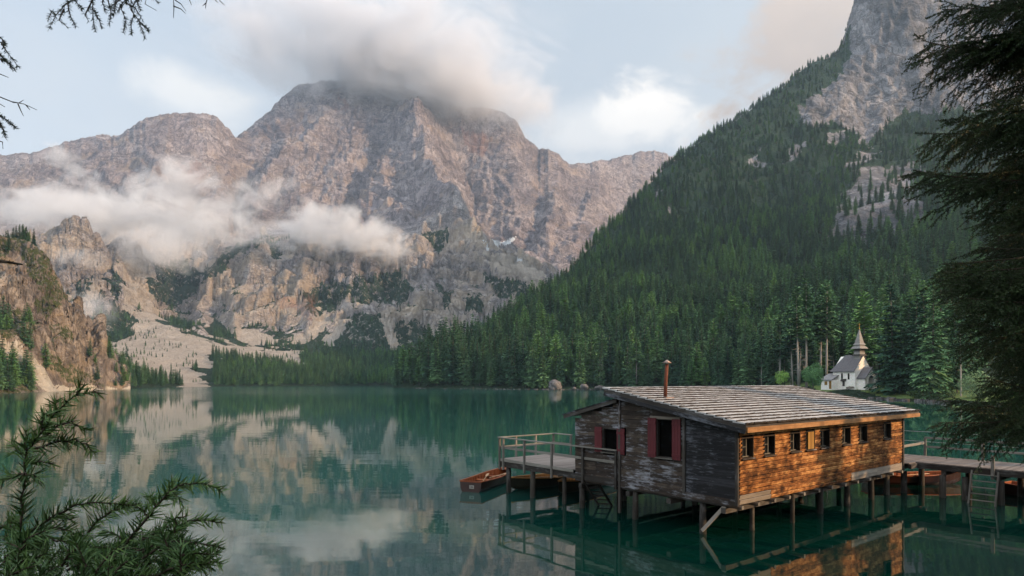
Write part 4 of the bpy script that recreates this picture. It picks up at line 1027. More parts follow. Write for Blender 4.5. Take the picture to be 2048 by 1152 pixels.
for (u, v) in [(16.5, .38), (16.5, -1.9), (16.5, -4.2), (16.5, -6.5), (16.5, -8.8)]: mb = MB(); mb.board((u, v, 1.1), (u, v, 2.25), .08, .10, side=(1, 0, 0)); hb_(mb, 'railing_post', W_RAIL, pr)
for (u, v) in [(13.44, -3.05), (13.44, -6.4)]: mb = MB(); mb.board((u, v, 1.0), (u, v, 1.95), .07, .12, side=(1, 0, 0)); hb_(mb, 'railing_post', W_RAIL, pr)
for z, t in ((2.27, .05), (1.85, .04)):
    mb = MB(); mb.board((16.5, .4, z), (16.5, -9, z), t, .09, side=(1, 0, 0), tone=.8); hb_(mb, 'rail', W_RAIL, pr)
mb = MB(); mb.board((12.74, .42, 2.02), (16.5, .42, 2.02), .05, .11, side=(0, 1, 0), tone=.9); hb_(mb, 'rail', W_RAIL, pr)
for z in (2.52, 2.05): mb = MB(); mb.tube([(16.9, 2.8, z), (16.9, -9, z)], .012, 5); hb_(mb, 'wire', SASH, pr)
for (u, v) in [(13.6, .25), (13.6, -1.25), (13.62, -2.05), (13.55, -3.3), (13.55, -4.6), (13.5, -6.4), (13.5, -8.3), (16.4, .5), (16.4, -1.4), (16.4, -3.3), (16.4, -5.2), (16.4, -7.2)]:
    mb = MB(); q = random.uniform(-.06, .06); r = random.uniform(.095, .13); mb.tube([(u + q, v + q, -4), (u, v, -.3), (u, v, .96)], [r * 1.15, r * 1.1, r], 10, wob=.15); hb_(mb, 'pile', W_PILE, pr)


def ladder(label, tl, tr, bl, br, n, mat):
    tl, tr, bl, br = map(Vector, (tl, tr, bl, br)); c = (bl + br) / 2
    e = empty('ladder', c, 0, label, 'ladder', 'wooden ladders into the lake')
    for a, b in ((tl, bl), (tr, br)):
        mb = MB(); mb.board(a - c, b - c, .05, .11, side=(tr - tl)); mb.build('ladder_rail', mat, e)
    for k in range(n):
        f = (k + .6) / n; a = tl.lerp(bl, f) - c; b = tr.lerp(br, f) - c
        mb = MB(); mb.board(a, b, .13, .03, side=(1, 1, 0) if abs((b - a).normalized().x) < .9 else (0, 1, 0)); mb.build('tread', mat, e)
    return e


t1 = Vector(P(1172, 962, 24.9)); b1 = Vector(P(1206, 1018, 25.8)); dx = Vector((.42, -.10, 0))
ladder('dark wooden ladder going down under the boathouse beside the deck piles', t1 - dx * .2, t1 + dx, b1 - dx * .2, b1 + dx, 7, W_POST)
ladder('wooden boarding ladder with pale treads at the near side of the pier', HL(13.42, -2.35, 1.3), HL(13.42, -3.25, 1.3), HL(12.75, -2.35, -.7), HL(12.75, -3.25, -.7), 8, W_RAIL)

# ------------------------------------------------------------------ rowing boats
B_OUT = plain('dark_varnish', (.022, .0055, .0035), .3, .4, 3.0, spec=.5)
B_IN = wood('varnished_planks', (.08, .019, .007), (.22, .058, .02), (.38, .125, .042), 0, rough=.45)
B_OUT2 = plain('green_black_hull', (.022, .022, .014), .4, .3, 3.0, spec=.5)
B_IN2 = wood('golden_planks', (.18, .075, .022), (.36, .165, .05), (.5, .27, .09), 0, rough=.45)
W_OAR = wood('oar_wood', (.25, .15, .08), (.38, .24, .14), (.5, .34, .21), 0)


def row_boat(x, y, az, L, W, label, mo, mi, plate=None, oars=()):
    """hull with open inside; local x runs from stern (0) to bow (L)"""
    e = empty('rowing_boat', (x, y, 0), math.radians(90 - az), label, 'boat', 'wooden rowing boats moored at the boathouse')
    N, K = 18, 9
    def sec(t, ins):
        wd = W / 2 * (.80 + .20 * math.sin(min(1, t / .45) * math.pi / 2)) if t < .45 else W / 2 * max(0.0, 1 - ((t - .45) / .55) ** 2.3)
        wd = max(wd, .025); sheer = .40 + .20 * max(0, t - .35) ** 1.6 * 1.6 + .07 * (1 - t) ** 3; keel = -.13 + .24 * max(0, (t - .78) / .22) ** 2
        d = ins; pts = []
        for k in range(K):
            a = -math.pi / 2 + math.pi * k / (K - 1); s = math.sin(a); c = math.cos(a)
            yy = (wd - d) * math.copysign(abs(s) ** .75, s); zz = sheer - (sheer - keel - d) * max(0, c) ** .62
            pts.append((t * L, yy, zz if 0 < k < K - 1 else sheer))
        return pts
    def shell(ins, t0, t1, flip):
        V = []; F = []
        for i in range(N + 1): V += sec(t0 + (t1 - t0) * i / N, ins)
        for i in range(N):
            for k in range(K - 1):
                q = (i * K + k, i * K + k + 1, (i + 1) * K + k + 1, (i + 1) * K + k); F.append(q[::-1] if flip else q)
        F.append(tuple(range(K)) if flip else tuple(range(K - 1, -1, -1)))
        return V, F
    mb = MB(); V, Fx = shell(0, 0, 1, True); mb.poly(V, Fx, smooth=False); hull = mb.build('hull', mo, e)
    mb = MB(); V, Fx = shell(.035, .012, .985, False)
    mb._add(V, Fx, [(p[0], p[2] * 2 + abs(p[1]) * 2, 0) for p in V], .6)
    for i in range(13):
        s = sec(.08 + i * .065, .05); mb.tube([Vector(p) for p in s], .016, 4, tone=.2)
    mb.build('inner_planking', mi, e)
    for sg in (0, K - 1):
        mb = MB(); mb.tube([Vector(sec(t, 0)[sg]) + Vector((0, 0, .01)) for t in np.linspace(0, 1, 20)], .032, 6, tone=.8); mb.build('gunwale', mi, e)
    mb = MB(); a, b = sec(0, 0)[0], sec(0, 0)[-1]; mb.board(Vector(a) + Vector((.02, 0, .0)), Vector(b) + Vector((.02, 0, .0)), .05, .06); mb.build('transom_cap', mi, e)
    for t in (.16, .42, .68):
        s = sec(t, .03); yv = abs(s[1][1]); mb = MB(); mb.board((t * L, -yv, .26), (t * L, yv, .26), .24, .03); mb.build('thwart', mi, e)
    s = sec(.9, .0); mb = MB(); mb.prism([(.87 * L, -abs(sec(.87, .02)[0][1]), sec(.87, 0)[0][2] - .01), (.87 * L, abs(sec(.87, .02)[0][1]), sec(.87, 0)[0][2] - .01), (.99 * L, 0, sec(.99, 0)[0][2] - .01)], (0, 0, -.03)); mb.build('bow_deck', mi, e)
    if plate:
        mb = MB(); mb.box((-.014, -.17, .16), (-.004, .05, .31)); pl = mb.build('number_plate', SASH, e)
        fc = bpy.data.curves.new('digits', 'FONT'); fc.body = plate; fc.size = .15; fc.align_x = 'CENTER'; fc.align_y = 'CENTER'; fc.extrude = .002
        fo = bpy.data.objects.new('digits', fc); COL.objects.link(fo); bpy.context.view_layer.update()
        me = bpy.data.meshes.new_from_object(fo); bpy.data.objects.remove(fo)
        d = link('digits', me, pl, plain('digit_black', (.02, .02, .02))); d.location = (-.018, -.06, .235); d.rotation_euler = (math.radians(90), 0, math.radians(-90))
    for (p, q, lb) in oars:
        p, q = Vector(p), Vector(q); m4 = Matrix.Translation((x, y, 0)) @ Matrix.Rotation(math.radians(90 - az), 4, 'Z')
        a, b = m4 @ p, m4 @ q; oe = empty('oar', a, 0, lb, 'oar', 'oars lying in the boats')
        mb = MB(); mb.tube([Vector((0, 0, 0)), (b - a) * .72], .022, 8); mb.build('shaft', W_OAR, oe)
        mb = MB(); mb.board((b - a) * .70, b - a, .12, .022); mb.build('blade', W_OAR, oe)
    return e


row_boat(-1.85, 28.75, 21, 4.7, 1.30, 'red brown rowing boat floating out beyond the deck corner, numbered plate on its stern', B_OUT, B_IN, '36',
         [((.7, -.25, .34), (2.9, .38, .42), 'pale oar lying across the seats of the outermost red brown boat'), ((1.2, -.42, .50), (3.7, -.35, .38), 'second oar along the near side of the outermost red brown boat')])
row_boat(3.35, 32.0, 232, 4.3, 1.3, 'dark rowing boat with golden inside half hidden behind the outer deck piles', B_OUT2, B_IN2, None,
         [((1.0, .2, .36), (3.4, -.25, .42), 'oar lying in the golden boat behind the deck piles')])
row_boat(4.75, 32.0, 216, 4.6, 1.3, 'dark rowing boat with its bow pointing out from under the deck middle', B_OUT2, B_IN2)
row_boat(17.2, 31.2, 88, 4.6, 1.3, 'long orange lined rowing boat lying along the far side of the pier', B_OUT, B_IN, None, [((.8, -.2, .36), (3.2, .25, .42), 'oar resting in the orange boat behind the pier')])
row_boat(21.9, 28.6, 150, 4.2, 1.2, 'orange lined rowing boat at the frame edge beyond the pier ladder', B_OUT, B_IN)
# ------------------------------------------------------------------ chapel on the right shore
STONE = NT('lime_washed_stone'); pos = STONE.n('ShaderNodeTexCoord').outputs['Object']
vor = STONE.n('ShaderNodeTexVoronoi', ins={'Vector': pos, 'Scale': 2.2}).outputs['Color']
STONE = STONE.out(STONE.bsdf(STONE.mix(STONE.ramp(STONE.noise(pos, 2.6, 6, .7), [(.4, 0), (.7, .6)]), (.85, .82, .76), STONE.mix(.25, (.52, .48, .42), vor)), .9, STONE.bump(STONE.noise(pos, 5, 4, .6), .5, .04), .1))
SLATE = NT('dark_shingle_roof'); pos = SLATE.n('ShaderNodeTexCoord').outputs['Object']
br = SLATE.n('ShaderNodeTexBrick', ins={'Vector': SLATE.vmul(pos, (1.6, 1.6, 1.6)), 'Color1': (.09, .085, .095, 1), 'Color2': (.16, .15, .16, 1), 'Mortar': (.02, .02, .022, 1), 'Scale': 1.0, 'Mortar Size': .02}).outputs[0]
SLATE = SLATE.out(SLATE.bsdf(SLATE.mix(.5, br, SLATE.ramp(SLATE.noise(pos, 4, 6, .7), [(.3, (.09, .085, .09)), (.7, (.19, .18, .19))])), .8, None, .2))
SHING = plain('silver_shingle', (.22, .21, .20), .8, .35, 5.0, bump=.4)
GOLD = plain('gilt', (.30, .20, .07), .45, .2, 3, 1.0)
DOORW = wood('chapel_door', (.05, .015, .01), (.10, .03, .02), (.15, .05, .03))
ROOFG = plain('grey_sheet_roof', (.23, .22, .225), .6, .25, 2.0)

cx, cy_, cz = P(1704, 775, 185)
chp = empty('chapel', (cx, cy_, cz - .1), math.radians(-68), 'small white stone chapel with a dark roof and pointed belfry at the forest edge', 'chapel')
# local x runs along the nave towards the entrance front, y across it (negative y faces the lake)
LN, WN, HE, HR = 7.4, 6.4, 5.0, 9.2
mb = MB()
mb.prism([(-LN / 2, -WN / 2, -.5), (-LN / 2, WN / 2, -.5), (-LN / 2, WN / 2, HE), (-LN / 2, 0, HR - .15), (-LN / 2, -WN / 2, HE)], (LN, 0, 0))
mb.build('wall', STONE, chp)
mb = MB()
for s in (-1, 1):
    a = [(-LN / 2 - .6, s * (WN / 2 + .5), HE - .45), (LN / 2 + .1, s * (WN / 2 + .5), HE - .45), (LN / 2 + .1, 0, HR), (-LN / 2 + 1.5, 0, HR)]
    mb.prism(a if s > 0 else a[::-1], (0, 0, .22))
mb.prism([(-LN / 2 - .6, -WN / 2 - .5, HE - .45), (-LN / 2 - .6, WN / 2 + .5, HE - .45), (-LN / 2 + 1.5, 0, HR)][::-1], (0, 0, .21))
mb.build('roof', SLATE, chp)
for x in (-.6, 1.6):
    mb = MB(); arch = [(x - .28, 0, 2.4), (x + .28, 0, 2.4)] + [(x + .28 * math.cos(t), 0, 3.9 + .34 * math.sin(t)) for t in np.linspace(0, math.pi, 7)]
    mb.prism([(p[0], -WN / 2 - .04, p[2]) for p in arch], (0, .12, 0)); w = mb.build('window', W_POST, chp)
    mb = MB(); mb.prism([(x + (p[0] - x) * .75, -WN / 2 - .06, 3.2 + (p[2] - 3.2) * .86) for p in arch], (0, .05, 0)); mb.build('pane', GLASS, w)
mb = MB(); mb.prism([(-.9, -WN / 2 - .35, 1.9), (.9, -WN / 2 - .35, 1.9), (.9, -WN / 2 - .02, 2.5), (-.9, -WN / 2 - .02, 2.5)], (0, 0, .1)); mb.box((-.35, -WN / 2 - .12, .5), (.35, -WN / 2 - .03, 1.9)); mb.build('wayside_shrine', W_POST, chp)
# belfry
bx0 = LN / 2 - 1.3
mb = MB(); mb.prism([(bx0 - 1.0, -1.0, HR - 1.5), (bx0 + 1.0, -1.0, HR - 1.5), (bx0 + 1.0, 1.0, HR - 1.5), (bx0 - 1.0, 1.0, HR - 1.5)], (0, 0, 2.6)); bel = mb.build('belfry', SHING, chp)
def pyr(mb, h0, w0, h1, w1, h2=None):
    V = [(bx0 - w0, -w0, h0), (bx0 + w0, -w0, h0), (bx0 + w0, w0, h0), (bx0 - w0, w0, h0), (bx0 - w1, -w1, h1), (bx0 + w1, -w1, h1), (bx0 + w1, w1, h1), (bx0 - w1, w1, h1)]
    mb.poly(V, [(3, 2, 1, 0), (4, 5, 6, 7), (0, 1, 5, 4), (1, 2, 6, 5), (2, 3, 7, 6), (3, 0, 4, 7)])
mb = MB(); pyr(mb, HR + .3, 1.35, HR - .05, 1.35); pyr(mb, HR + 1.1, 1.0, HR + 2.0, .85); mb.build('louvre', W_POST, bel)
mb = MB(); pyr(mb, HR - .1, 1.35, HR + .5, 1.0); pyr(mb, HR + 1.9, 1.6, HR + 2.6, 1.15); mb.build('skirt_roof', SHING, bel)
mb = MB(); pyr(mb, HR + 3.0, 1.2, HR + 3.5, .85); pyr(mb, HR + 3.5, .85, HR + 7.4, .07); pyr(mb, HR + 2.6, .95, HR + 3.02, .95); sp = mb.build('spire', SHING, bel)
mb = MB(); mb.tube([(bx0, 0, HR + 7.3), (bx0, 0, HR + 7.5), (bx0, 0, HR + 7.75), (bx0, 0, HR + 7.9)], [.05, .15, .14, .04], 10); mb.board((bx0, 0, HR + 7.9), (bx0, 0, HR + 9.1), .06, .06); mb.board((bx0 - .25, -.25, HR + 8.7), (bx0 + .25, .25, HR + 8.7), .06, .06); mb.build('cross', GOLD, sp)
# porch
px0, px1 = LN / 2, LN / 2 + 2.6; pw, pe, pz = 2.1, 2.9, 5.6
mb = MB()
for s in (-1, 1): mb.board((px0, s * pw, 1.2), (px1, s * pw, 1.2), .3, 3.4, side=(0, 1, 0))
arch = [(px1, -pw - .15, -.5), (px1, -1.15, -.5)] + [(px1, -1.15 * math.cos(t), 2.3 + 1.25 * math.sin(t)) for t in np.linspace(0, math.pi, 9)] + [(px1, 1.15, -.5), (px1, pw + .15, -.5), (px1, pw + .15, 2.9), (px1, 0, pz - .35), (px1, -pw - .15, 2.9)]
mb.prism(arch, (-.25, 0, 0)); mb.build('porch', STONE, chp)
mb = MB()
for s in (-1, 1):
    a = [(px0, s * (pw + .6), pe - .3), (px1 + .3, s * (pw + .6), pe - .3), (px1 + .3, 0, pz), (px0, 0, pz)]; mb.prism(a if s > 0 else a[::-1], (0, 0, .18))
mb.build('porch_roof', SLATE, chp)
mb = MB(); mb.box((px0 - .05, -1.0, .0), (px0 + .06, 1.0, 2.7)); mb.build('door', DOORW, chp)
# sacristy shed on the left
sx, sy, sz = P(1662, 775.5, 187)
sh = empty('stone_shed', (sx, sy, sz - .1), math.radians(-68), 'low stone shed with a grey sheet roof attached beside the chapel', 'shed')
mb = MB(); mb.prism([(-1.9, -1.8, -.5), (1.9, -1.8, -.5), (1.9, 1.8, -.5), (-1.9, 1.8, -.5)], (0, 0, 2.9)); mb.build('wall', STONE, sh)
mb = MB(); mb.prism([(-2.2, -2.2, 2.3), (2.1, -2.2, 2.3), (2.1, 1.6, 4.1), (-2.2, 1.6, 4.1)], (0, 0, .15)); mb.prism([(-2.2, 2.3, 2.5), (-2.2, 1.6, 4.1), (2.1, 1.6, 4.1), (2.1, 2.3, 2.5)], (0, 0, .14)); mb.build('roof', ROOFG, sh)
mb = MB(); mb.box((-.6, -1.86, .9), (.3, -1.78, 2.0)); mb.build('window', W_YELLOW, sh)
mb = MB(); mb.box((.95, -1.86, -.2), (1.75, -1.78, 2.1)); mb.build('door', W_YELLOW, sh)
# log pile and fence rails on the meadow
lx, ly, lz = P(1704, 778, 180)
lg = empty('log_stack', (lx, ly, lz), 0, 'few pale logs lying on the grass before the chapel', 'logs')
for k in range(4): mb = MB(); mb.tube([(-1.4 + k * .2, k * .5, .16 + .22 * (k % 2)), (1.2 + k * .15, k * .5 + .8, .55 + .1 * k)], .16, 7); mb.build('log', W_GREYB, lg)


# ------------------------------------------------------------------ leafy bushes
def leaf_bush(name, label, px, py, Y, w, h, col, cat, seed, lumps=16, n=2600, lf=.30, group=None):
    r = np.random.default_rng(seed); base = Vector(P(px, py, Y)); R = w / 2 / FOC * Y; Hh = h / FOC * Y
    e = empty(name, base, 0, label, cat, group)
    cen = r.normal(size=(lumps, 3)); cen /= np.linalg.norm(cen, axis=1)[:, None]; cen *= r.uniform(.35, .72, (lumps, 1)); rad = r.uniform(.26, .44, lumps)
    k = r.integers(0, lumps, n); d = r.normal(size=(n, 3)); d /= np.linalg.norm(d, axis=1)[:, None]
    p = cen[k] + d * rad[k][:, None] * r.uniform(.75, 1.05, (n, 1)); p[:, 2] = p[:, 2] * .5 + .52; p = p * np.array([R, R, Hh])
    a = d + r.normal(size=(n, 3)) * .6; t1_ = np.cross(a, r.normal(size=(n, 3))); t1_ /= np.linalg.norm(t1_, axis=1)[:, None] + 1e-9; t2_ = np.cross(t1_, a); t2_ /= np.linalg.norm(t2_, axis=1)[:, None] + 1e-9
    s = lf * r.uniform(.6, 1.3, (n, 1)); V = np.stack([p - t1_ * s * .5, p + t2_ * s * .3, p + t1_ * s * .6, p - t2_ * s * .3], 1).reshape(-1, 3)
    F4 = np.arange(n * 4).reshape(n, 4); tn = np.repeat(np.clip(r.uniform(.2, .9, lumps)[k] + r.uniform(-.2, .2, n), 0, 1), 4)
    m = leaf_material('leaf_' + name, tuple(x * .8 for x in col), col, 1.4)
    link('foliage', mesh_np('foliage', V, F4, False, {'tone': tn}), e, m)
    mb = MB(); mb.tube([(0, 0, -.3), (.05 * R, 0, Hh * .3), (0, .05 * R, Hh * .7)], [.05 * R, .04 * R, .015 * R], 7)
    for q in range(5):
        a_ = q * 1.3; mb.tube([(0, 0, Hh * .15), (math.cos(a_) * R * .5, math.sin(a_) * R * .5, Hh * .55)], [.03 * R, .01 * R], 5)
    mb.build('stem', MAT_BARK, e)


leaf_bush('round_tree', 'round dark green leafy tree standing left of the chapel shed', 1626, 777, 178, 48, 52, (.11, .23, .10), 'tree', 1, 26, 7000)
leaf_bush('leafy_bush', 'small bright green bush peeping over the boathouse roof', 1565, 772, 205, 42, 31, (.19, .34, .09), 'bush', 2)
leaf_bush('leafy_bush', 'large pale green bush overhanging the water under the big dark spruce', 1962, 806, 140, 88, 64, (.14, .21, .12), 'bush', 3, 24, 4200, .26)
leaf_bush('leafy_bush', 'low dark bush at the water edge right of the chapel meadow', 1868, 806, 150, 80, 30, (.05, .09, .05), 'bush', 4, 18, 2600)
leaf_bush('leafy_bush', 'low green bush in the grass by the chapel porch', 1838, 800, 158, 50, 22, (.07, .12, .05), 'bush', 5, 14, 1600)

# tall trees that stand in front of the chapel's right side
for (px, py, Y, hh, vi, lb) in ((1788, 794, 172, 30, 0, 'broad dark spruce covering the right end of the chapel'), (1826, 796, 168, 27, 3, 'dark spruce second to the right of the chapel'), (1728, 772, 205, 30, 5, 'light green larch rising right behind the chapel spire'), (1850, 796, 165, 25, 2, 'spruce at the water edge beside the big foreground spruce')):
    x, y, z = P(px, py, Y); stand_tree((x, y, z, hh, 1.08, vi, px * .1), lb, None)


for k, (px, Y, hh, vi) in enumerate(((1597, 202, 31, 8), (1613, 205, 34, 9), (1641, 206, 31, 8), (1653, 203, 33, 9))):
    x, y, z = P(px, 771, Y); stand_tree((x, y, z, hh, .95, vi, k * 1.7), 'slim spruce with a long bare pale trunk behind the round tree and stone shed', 'bare trunks behind the shed')


# ------------------------------------------------------------------ rocks on the shore
ROCK = rock_material('shore_rock', (.05, .05, .05), (.13, .13, .125), (.24, .235, .225), (.17, .16, .14), (.03, .045, .02), (.4, .4, .4), 60.0, 30.0)
def boulder(px, py, Y, w, h, label, seed):
    import bmesh
    bm = bmesh.new(); bmesh.ops.create_icosphere(bm, subdivisions=4, radius=1)
    V = np.array([v.co for v in bm.verts]); d = .25 * per3(V[:, 0] * 1.3 + seed, V[:, 1] * 1.3, V[:, 2] * 1.3) + .12 * np.abs(per3(V[:, 0] * 3 + seed, V[:, 1] * 3, V[:, 2] * 3))
    q = np.round(V * 2.2 + seed * .1) / 2.2; V = V * (1 + d[:, None]) * .8 + q * .2
    for v, c in zip(bm.verts, V): v.co = c
    me = bpy.data.meshes.new('boulder'); bm.to_mesh(me); bm.free()
    for an in ('veg', 'scree', 'snow', 'red'): me.attributes.new(an, 'FLOAT', 'POINT')
    o = link('boulder', me, None, ROCK); x, y, z = P(px, py, Y); o.location = (x, y, z + h / FOC * Y * .42); k = Y / FOC; o.scale = (w * .5 * k, w * .45 * k, h * .56 * k); o.rotation_euler = (0, 0, seed)
    tag(o, label, 'boulder', 'boulders at the forest shore')
boulder(1110, 781, 316, 30, 22, 'big pale boulder at the water edge below the forest', 1.3)
boulder(1168, 779, 318, 16, 12, 'small grey boulder right of the big pale one', 2.6)
boulder(1200, 780, 316, 24, 9, 'flat grey boulder near the boathouse roof tip', 4.1)
boulder(1148, 780, 318, 9, 6, 'tiny rock between the big and the small boulder', 5.2)
# pale shore stakes
for px in (946, 1022, 1046, 1098):
    x, y, z = P(px, 781, 335); mb = MB(); mb.tube([(0, 0, -1), (.1, 0, 1.5)], [.12, .09], 6); o = mb.build('stake', W_RAIL); o.location = (x, y, 0); tag(o, 'thin pale stake standing in the water along the forest shore', 'stake', 'stakes along the forest shore')

# ---- stones and driftwood along the water line below the forest
r = np.random.default_rng(9); SV = []; SF = []
cube = np.array([(a, b, c) for a in (-1, 1) for b in (-1, 1) for c in (-1, 1)], float); cf = [(0, 1, 3, 2), (4, 6, 7, 5), (0, 4, 5, 1), (2, 3, 7, 6), (0, 2, 6, 4), (1, 5, 7, 3)]
for k in range(420):
    px = r.uniform(826, 1900) if k < 330 else r.uniform(1080, 1240); y = float(shoreY(px)) + r.normal() * 1.2 - .4; s_ = r.uniform(.2, .75) * (1.8 if r.random() < .07 else 1)
    q = cube * (1 + r.uniform(-.35, .35, (8, 3))) * np.array([s_, s_ * .8, s_ * .5]); a = r.uniform(0, 6.28); q = np.stack([q[:, 0] * math.cos(a) - q[:, 1] * math.sin(a), q[:, 0] * math.sin(a) + q[:, 1] * math.cos(a), q[:, 2]], 1)
    b = len(SV) * 8; SV.append(q + np.array([(px - 1024) / FOC * y, y, .12])); SF += [tuple(b + i for i in f) for f in cf]
me = mesh_np('shore_stones', np.concatenate(SV), np.array(SF)); tag(link('shore_stones', me, None, ROCK), 'grey stones lying along the water line below the forest', 'stones', None, 'stuff')
# ------------------------------------------------------------------ needled plants close to the viewer
def needle_material(name, a, b):
    m = NT(name); t = m.attr('tone'); oi = m.n('ShaderNodeObjectInfo').outputs['Random']
    c = m.mix(t, a, b); c = m.mix(m.math('MULTIPLY', oi, .35), c, tuple(x * .6 for x in a))
    return m.out(m.bsdf(c, .55, None, .3))


MAT_NEAR = needle_material('near_spruce_needles', (.007, .018, .008), (.042, .082, .020))
MAT_TIP = needle_material('juniper_needles', (.030, .085, .030), (.16, .25, .06))
MAT_TWIG = plain('twig_bark', (.035, .026, .018), .9, .4, 20)


class Needles:
    def __init__(s, seed): s.r = np.random.default_rng(seed); s.V = []; s.T = []; s.tw = MB()

    def along(s, pts, per_m, ln, wd, spread=1.0, fwd=.75, tone=(.1, .8), thick=.003, flat=0.0, tip=.0):
        """needles all round a twig polyline"""
        pts = np.asarray(pts, float); seg = np.diff(pts, axis=0); L = np.linalg.norm(seg, axis=1); tot = L.sum()
        if tot < 1e-4: return
        s.tw.tube([Vector(p) for p in pts], [thick * (1.15 - .8 * i / (len(pts) - 1)) for i in range(len(pts))], 4 if thick < .004 else 6, cap=False)
        n = max(3, int(tot * per_m)); q = np.sort(s.r.uniform(0, tot, n)); cum = np.concatenate([[0], np.cumsum(L)])
        i = np.clip(np.searchsorted(cum, q) - 1, 0, len(seg) - 1); f = (q - cum[i]) / (L[i] + 1e-9)
        p = pts[i] + seg[i] * f[:, None]; d = seg[i] / (L[i][:, None] + 1e-9)
        a = s.r.normal(size=(n, 3)); a[:, 2] *= (1 - flat); a -= d * (a * d).sum(1)[:, None]; a /= np.linalg.norm(a, axis=1)[:, None] + 1e-9
        dr = d * fwd * s.r.uniform(.6, 1.4, (n, 1)) + a * spread; dr /= np.linalg.norm(dr, axis=1)[:, None]
        ll = ln * s.r.uniform(.7, 1.15, (n, 1)) * (1 - tip * (q / tot)[:, None] ** 3); sd = np.cross(dr, s.r.normal(size=(n, 3))); sd /= np.linalg.norm(sd, axis=1)[:, None] + 1e-9
        e = p + dr * ll
        s.V.append(np.stack([p - sd * wd * .5, p + sd * wd * .5, p + dr * ll * .55 + sd * wd * .42, e, p + dr * ll * .55 - sd * wd * .42], 1))
        t0 = s.r.uniform(tone[0], tone[1], n) * .6 + .4 * (tone[0] + (tone[1] - tone[0]) * (q / tot)); s.T.append(np.repeat(t0[:, None], 5, 1))

    def meshes(s, nm='needles'):
        V = np.concatenate(s.V); n = len(V); b = np.arange(n)[:, None] * 5
        T3 = np.concatenate([b + [0, 1, 2], b + [0, 2, 4], b + [4, 2, 3]], 0)
        me = mesh_np(nm, V.reshape(-1, 3), T3, False, {'tone': np.concatenate(s.T).ravel()})
        return me


def bezier(a, b, sag, n=8, r=None, side=0.0):
    a, b = np.array(a, float), np.array(b, float); t = np.linspace(0, 1, n)[:, None]
    p = a + (b - a) * t; p[:, 2] -= (sag * 4 * t * (1 - t))[:, 0]
    if r is not None: p[1:-1] += r.normal(size=(n - 2, 3)) * side
    return p


def spruce_branch(seed, L=3.2):
    """a sweeping spruce branch along +x: hanging side twigs with needles; returns one mesh"""
    N = Needles(seed); r = N.r
    t = np.linspace(0, 1, 12); ax = np.stack([L * t, .10 * L * np.sin(t * 3 + seed) * t, -.30 * L * t + .20 * L * t ** 2.4], 1)
    N.along(ax[4:], 260, .030, .0058, 1.0, .6, (.1, .7), .006); N.tw.tube([Vector(p) for p in ax], [.024 * (1.05 - q) + .003 for q in t], 6)
    for k in range(74):
        f = .14 + .85 * (k + r.random()) / 74; p = np.array([np.interp(f, t, ax[:, j]) for j in range(3)]); sg = 1 if k % 2 else -1
        ln = (.16 + .62 * math.sin(math.pi * min(1, (1 - f) * 1.15 + .05)) ** .8) * r.uniform(.6, 1.15) * L / 3.2
        ang = r.uniform(.5, 1.0) * sg; d = np.array([math.cos(ang), math.sin(ang), r.uniform(-.9, .15)]); d /= np.linalg.norm(d)
        e = p + d * ln; tw = bezier(p, e, ln * .05, 7, r, ln * .012); tw[:, 2] -= ln * .20 * np.linspace(0, 1, 7) ** 2
        dark = r.uniform(0, .35); N.along(tw, 340, .024, .0056, 1.0, .7, (dark, dark + .5), .0035)
        m = int(ln / .042)
        for j in range(m):
            g = (j + .5) / m; q = tw[min(5, int(g * 6))] + (tw[min(6, int(g * 6) + 1)] - tw[min(5, int(g * 6))]) * (g * 6 % 1); s2 = 1 if j % 2 else -1
            l2 = ln * r.uniform(.18, .42) * (1.05 - .6 * g); dd = d * .7 + np.array([-d[1], d[0], 0]) * s2 * r.uniform(.5, .9) + np.array([0, 0, r.uniform(-.8, .05)]); dd /= np.linalg.norm(dd)
            N.along(bezier(q, q + dd * l2, 0, 4), 340, .023, .0056, 1.0, .7, (dark, min(1, dark + .75)), .0022)
    nm = N.meshes('branch'); to = N.tw.build('twig', MAT_TWIG); tm = to.data; bpy.data.objects.remove(to)
    return nm, tm


def join_meshes(name, a, b, ma, mb_):
    """one mesh of the needles and the wood, two materials"""
    va = np.empty(len(a.vertices) * 3, np.float32); a.vertices.foreach_get('co', va); vb = np.empty(len(b.vertices) * 3, np.float32); b.vertices.foreach_get('co', vb)
    n = len(a.vertices); T3 = np.empty(len(a.polygons) * 3, np.int32); a.loops.foreach_get('vertex_index', T3)
    fb = []
    for p in b.polygons:
        v = [x + n for x in p.vertices]
        for i in range(1, len(v) - 1): fb.append((v[0], v[i], v[i + 1]))
    ta = np.empty(n, np.float32); a.attributes['tone'].data.foreach_get('value', ta)
    F3 = np.concatenate([T3.reshape(-1, 3), np.array(fb, np.int32)])
    me = mesh_np(name, np.concatenate([va.reshape(-1, 3), vb.reshape(-1, 3)]), F3, False, {'tone': np.concatenate([ta, np.full(len(b.vertices), .5, np.float32)])})
    me.materials.append(ma); me.materials.append(mb_); mi = np.zeros(len(me.polygons), np.int32); mi[len(a.polygons):] = 1; me.polygons.foreach_set('material_index', mi)
    return me


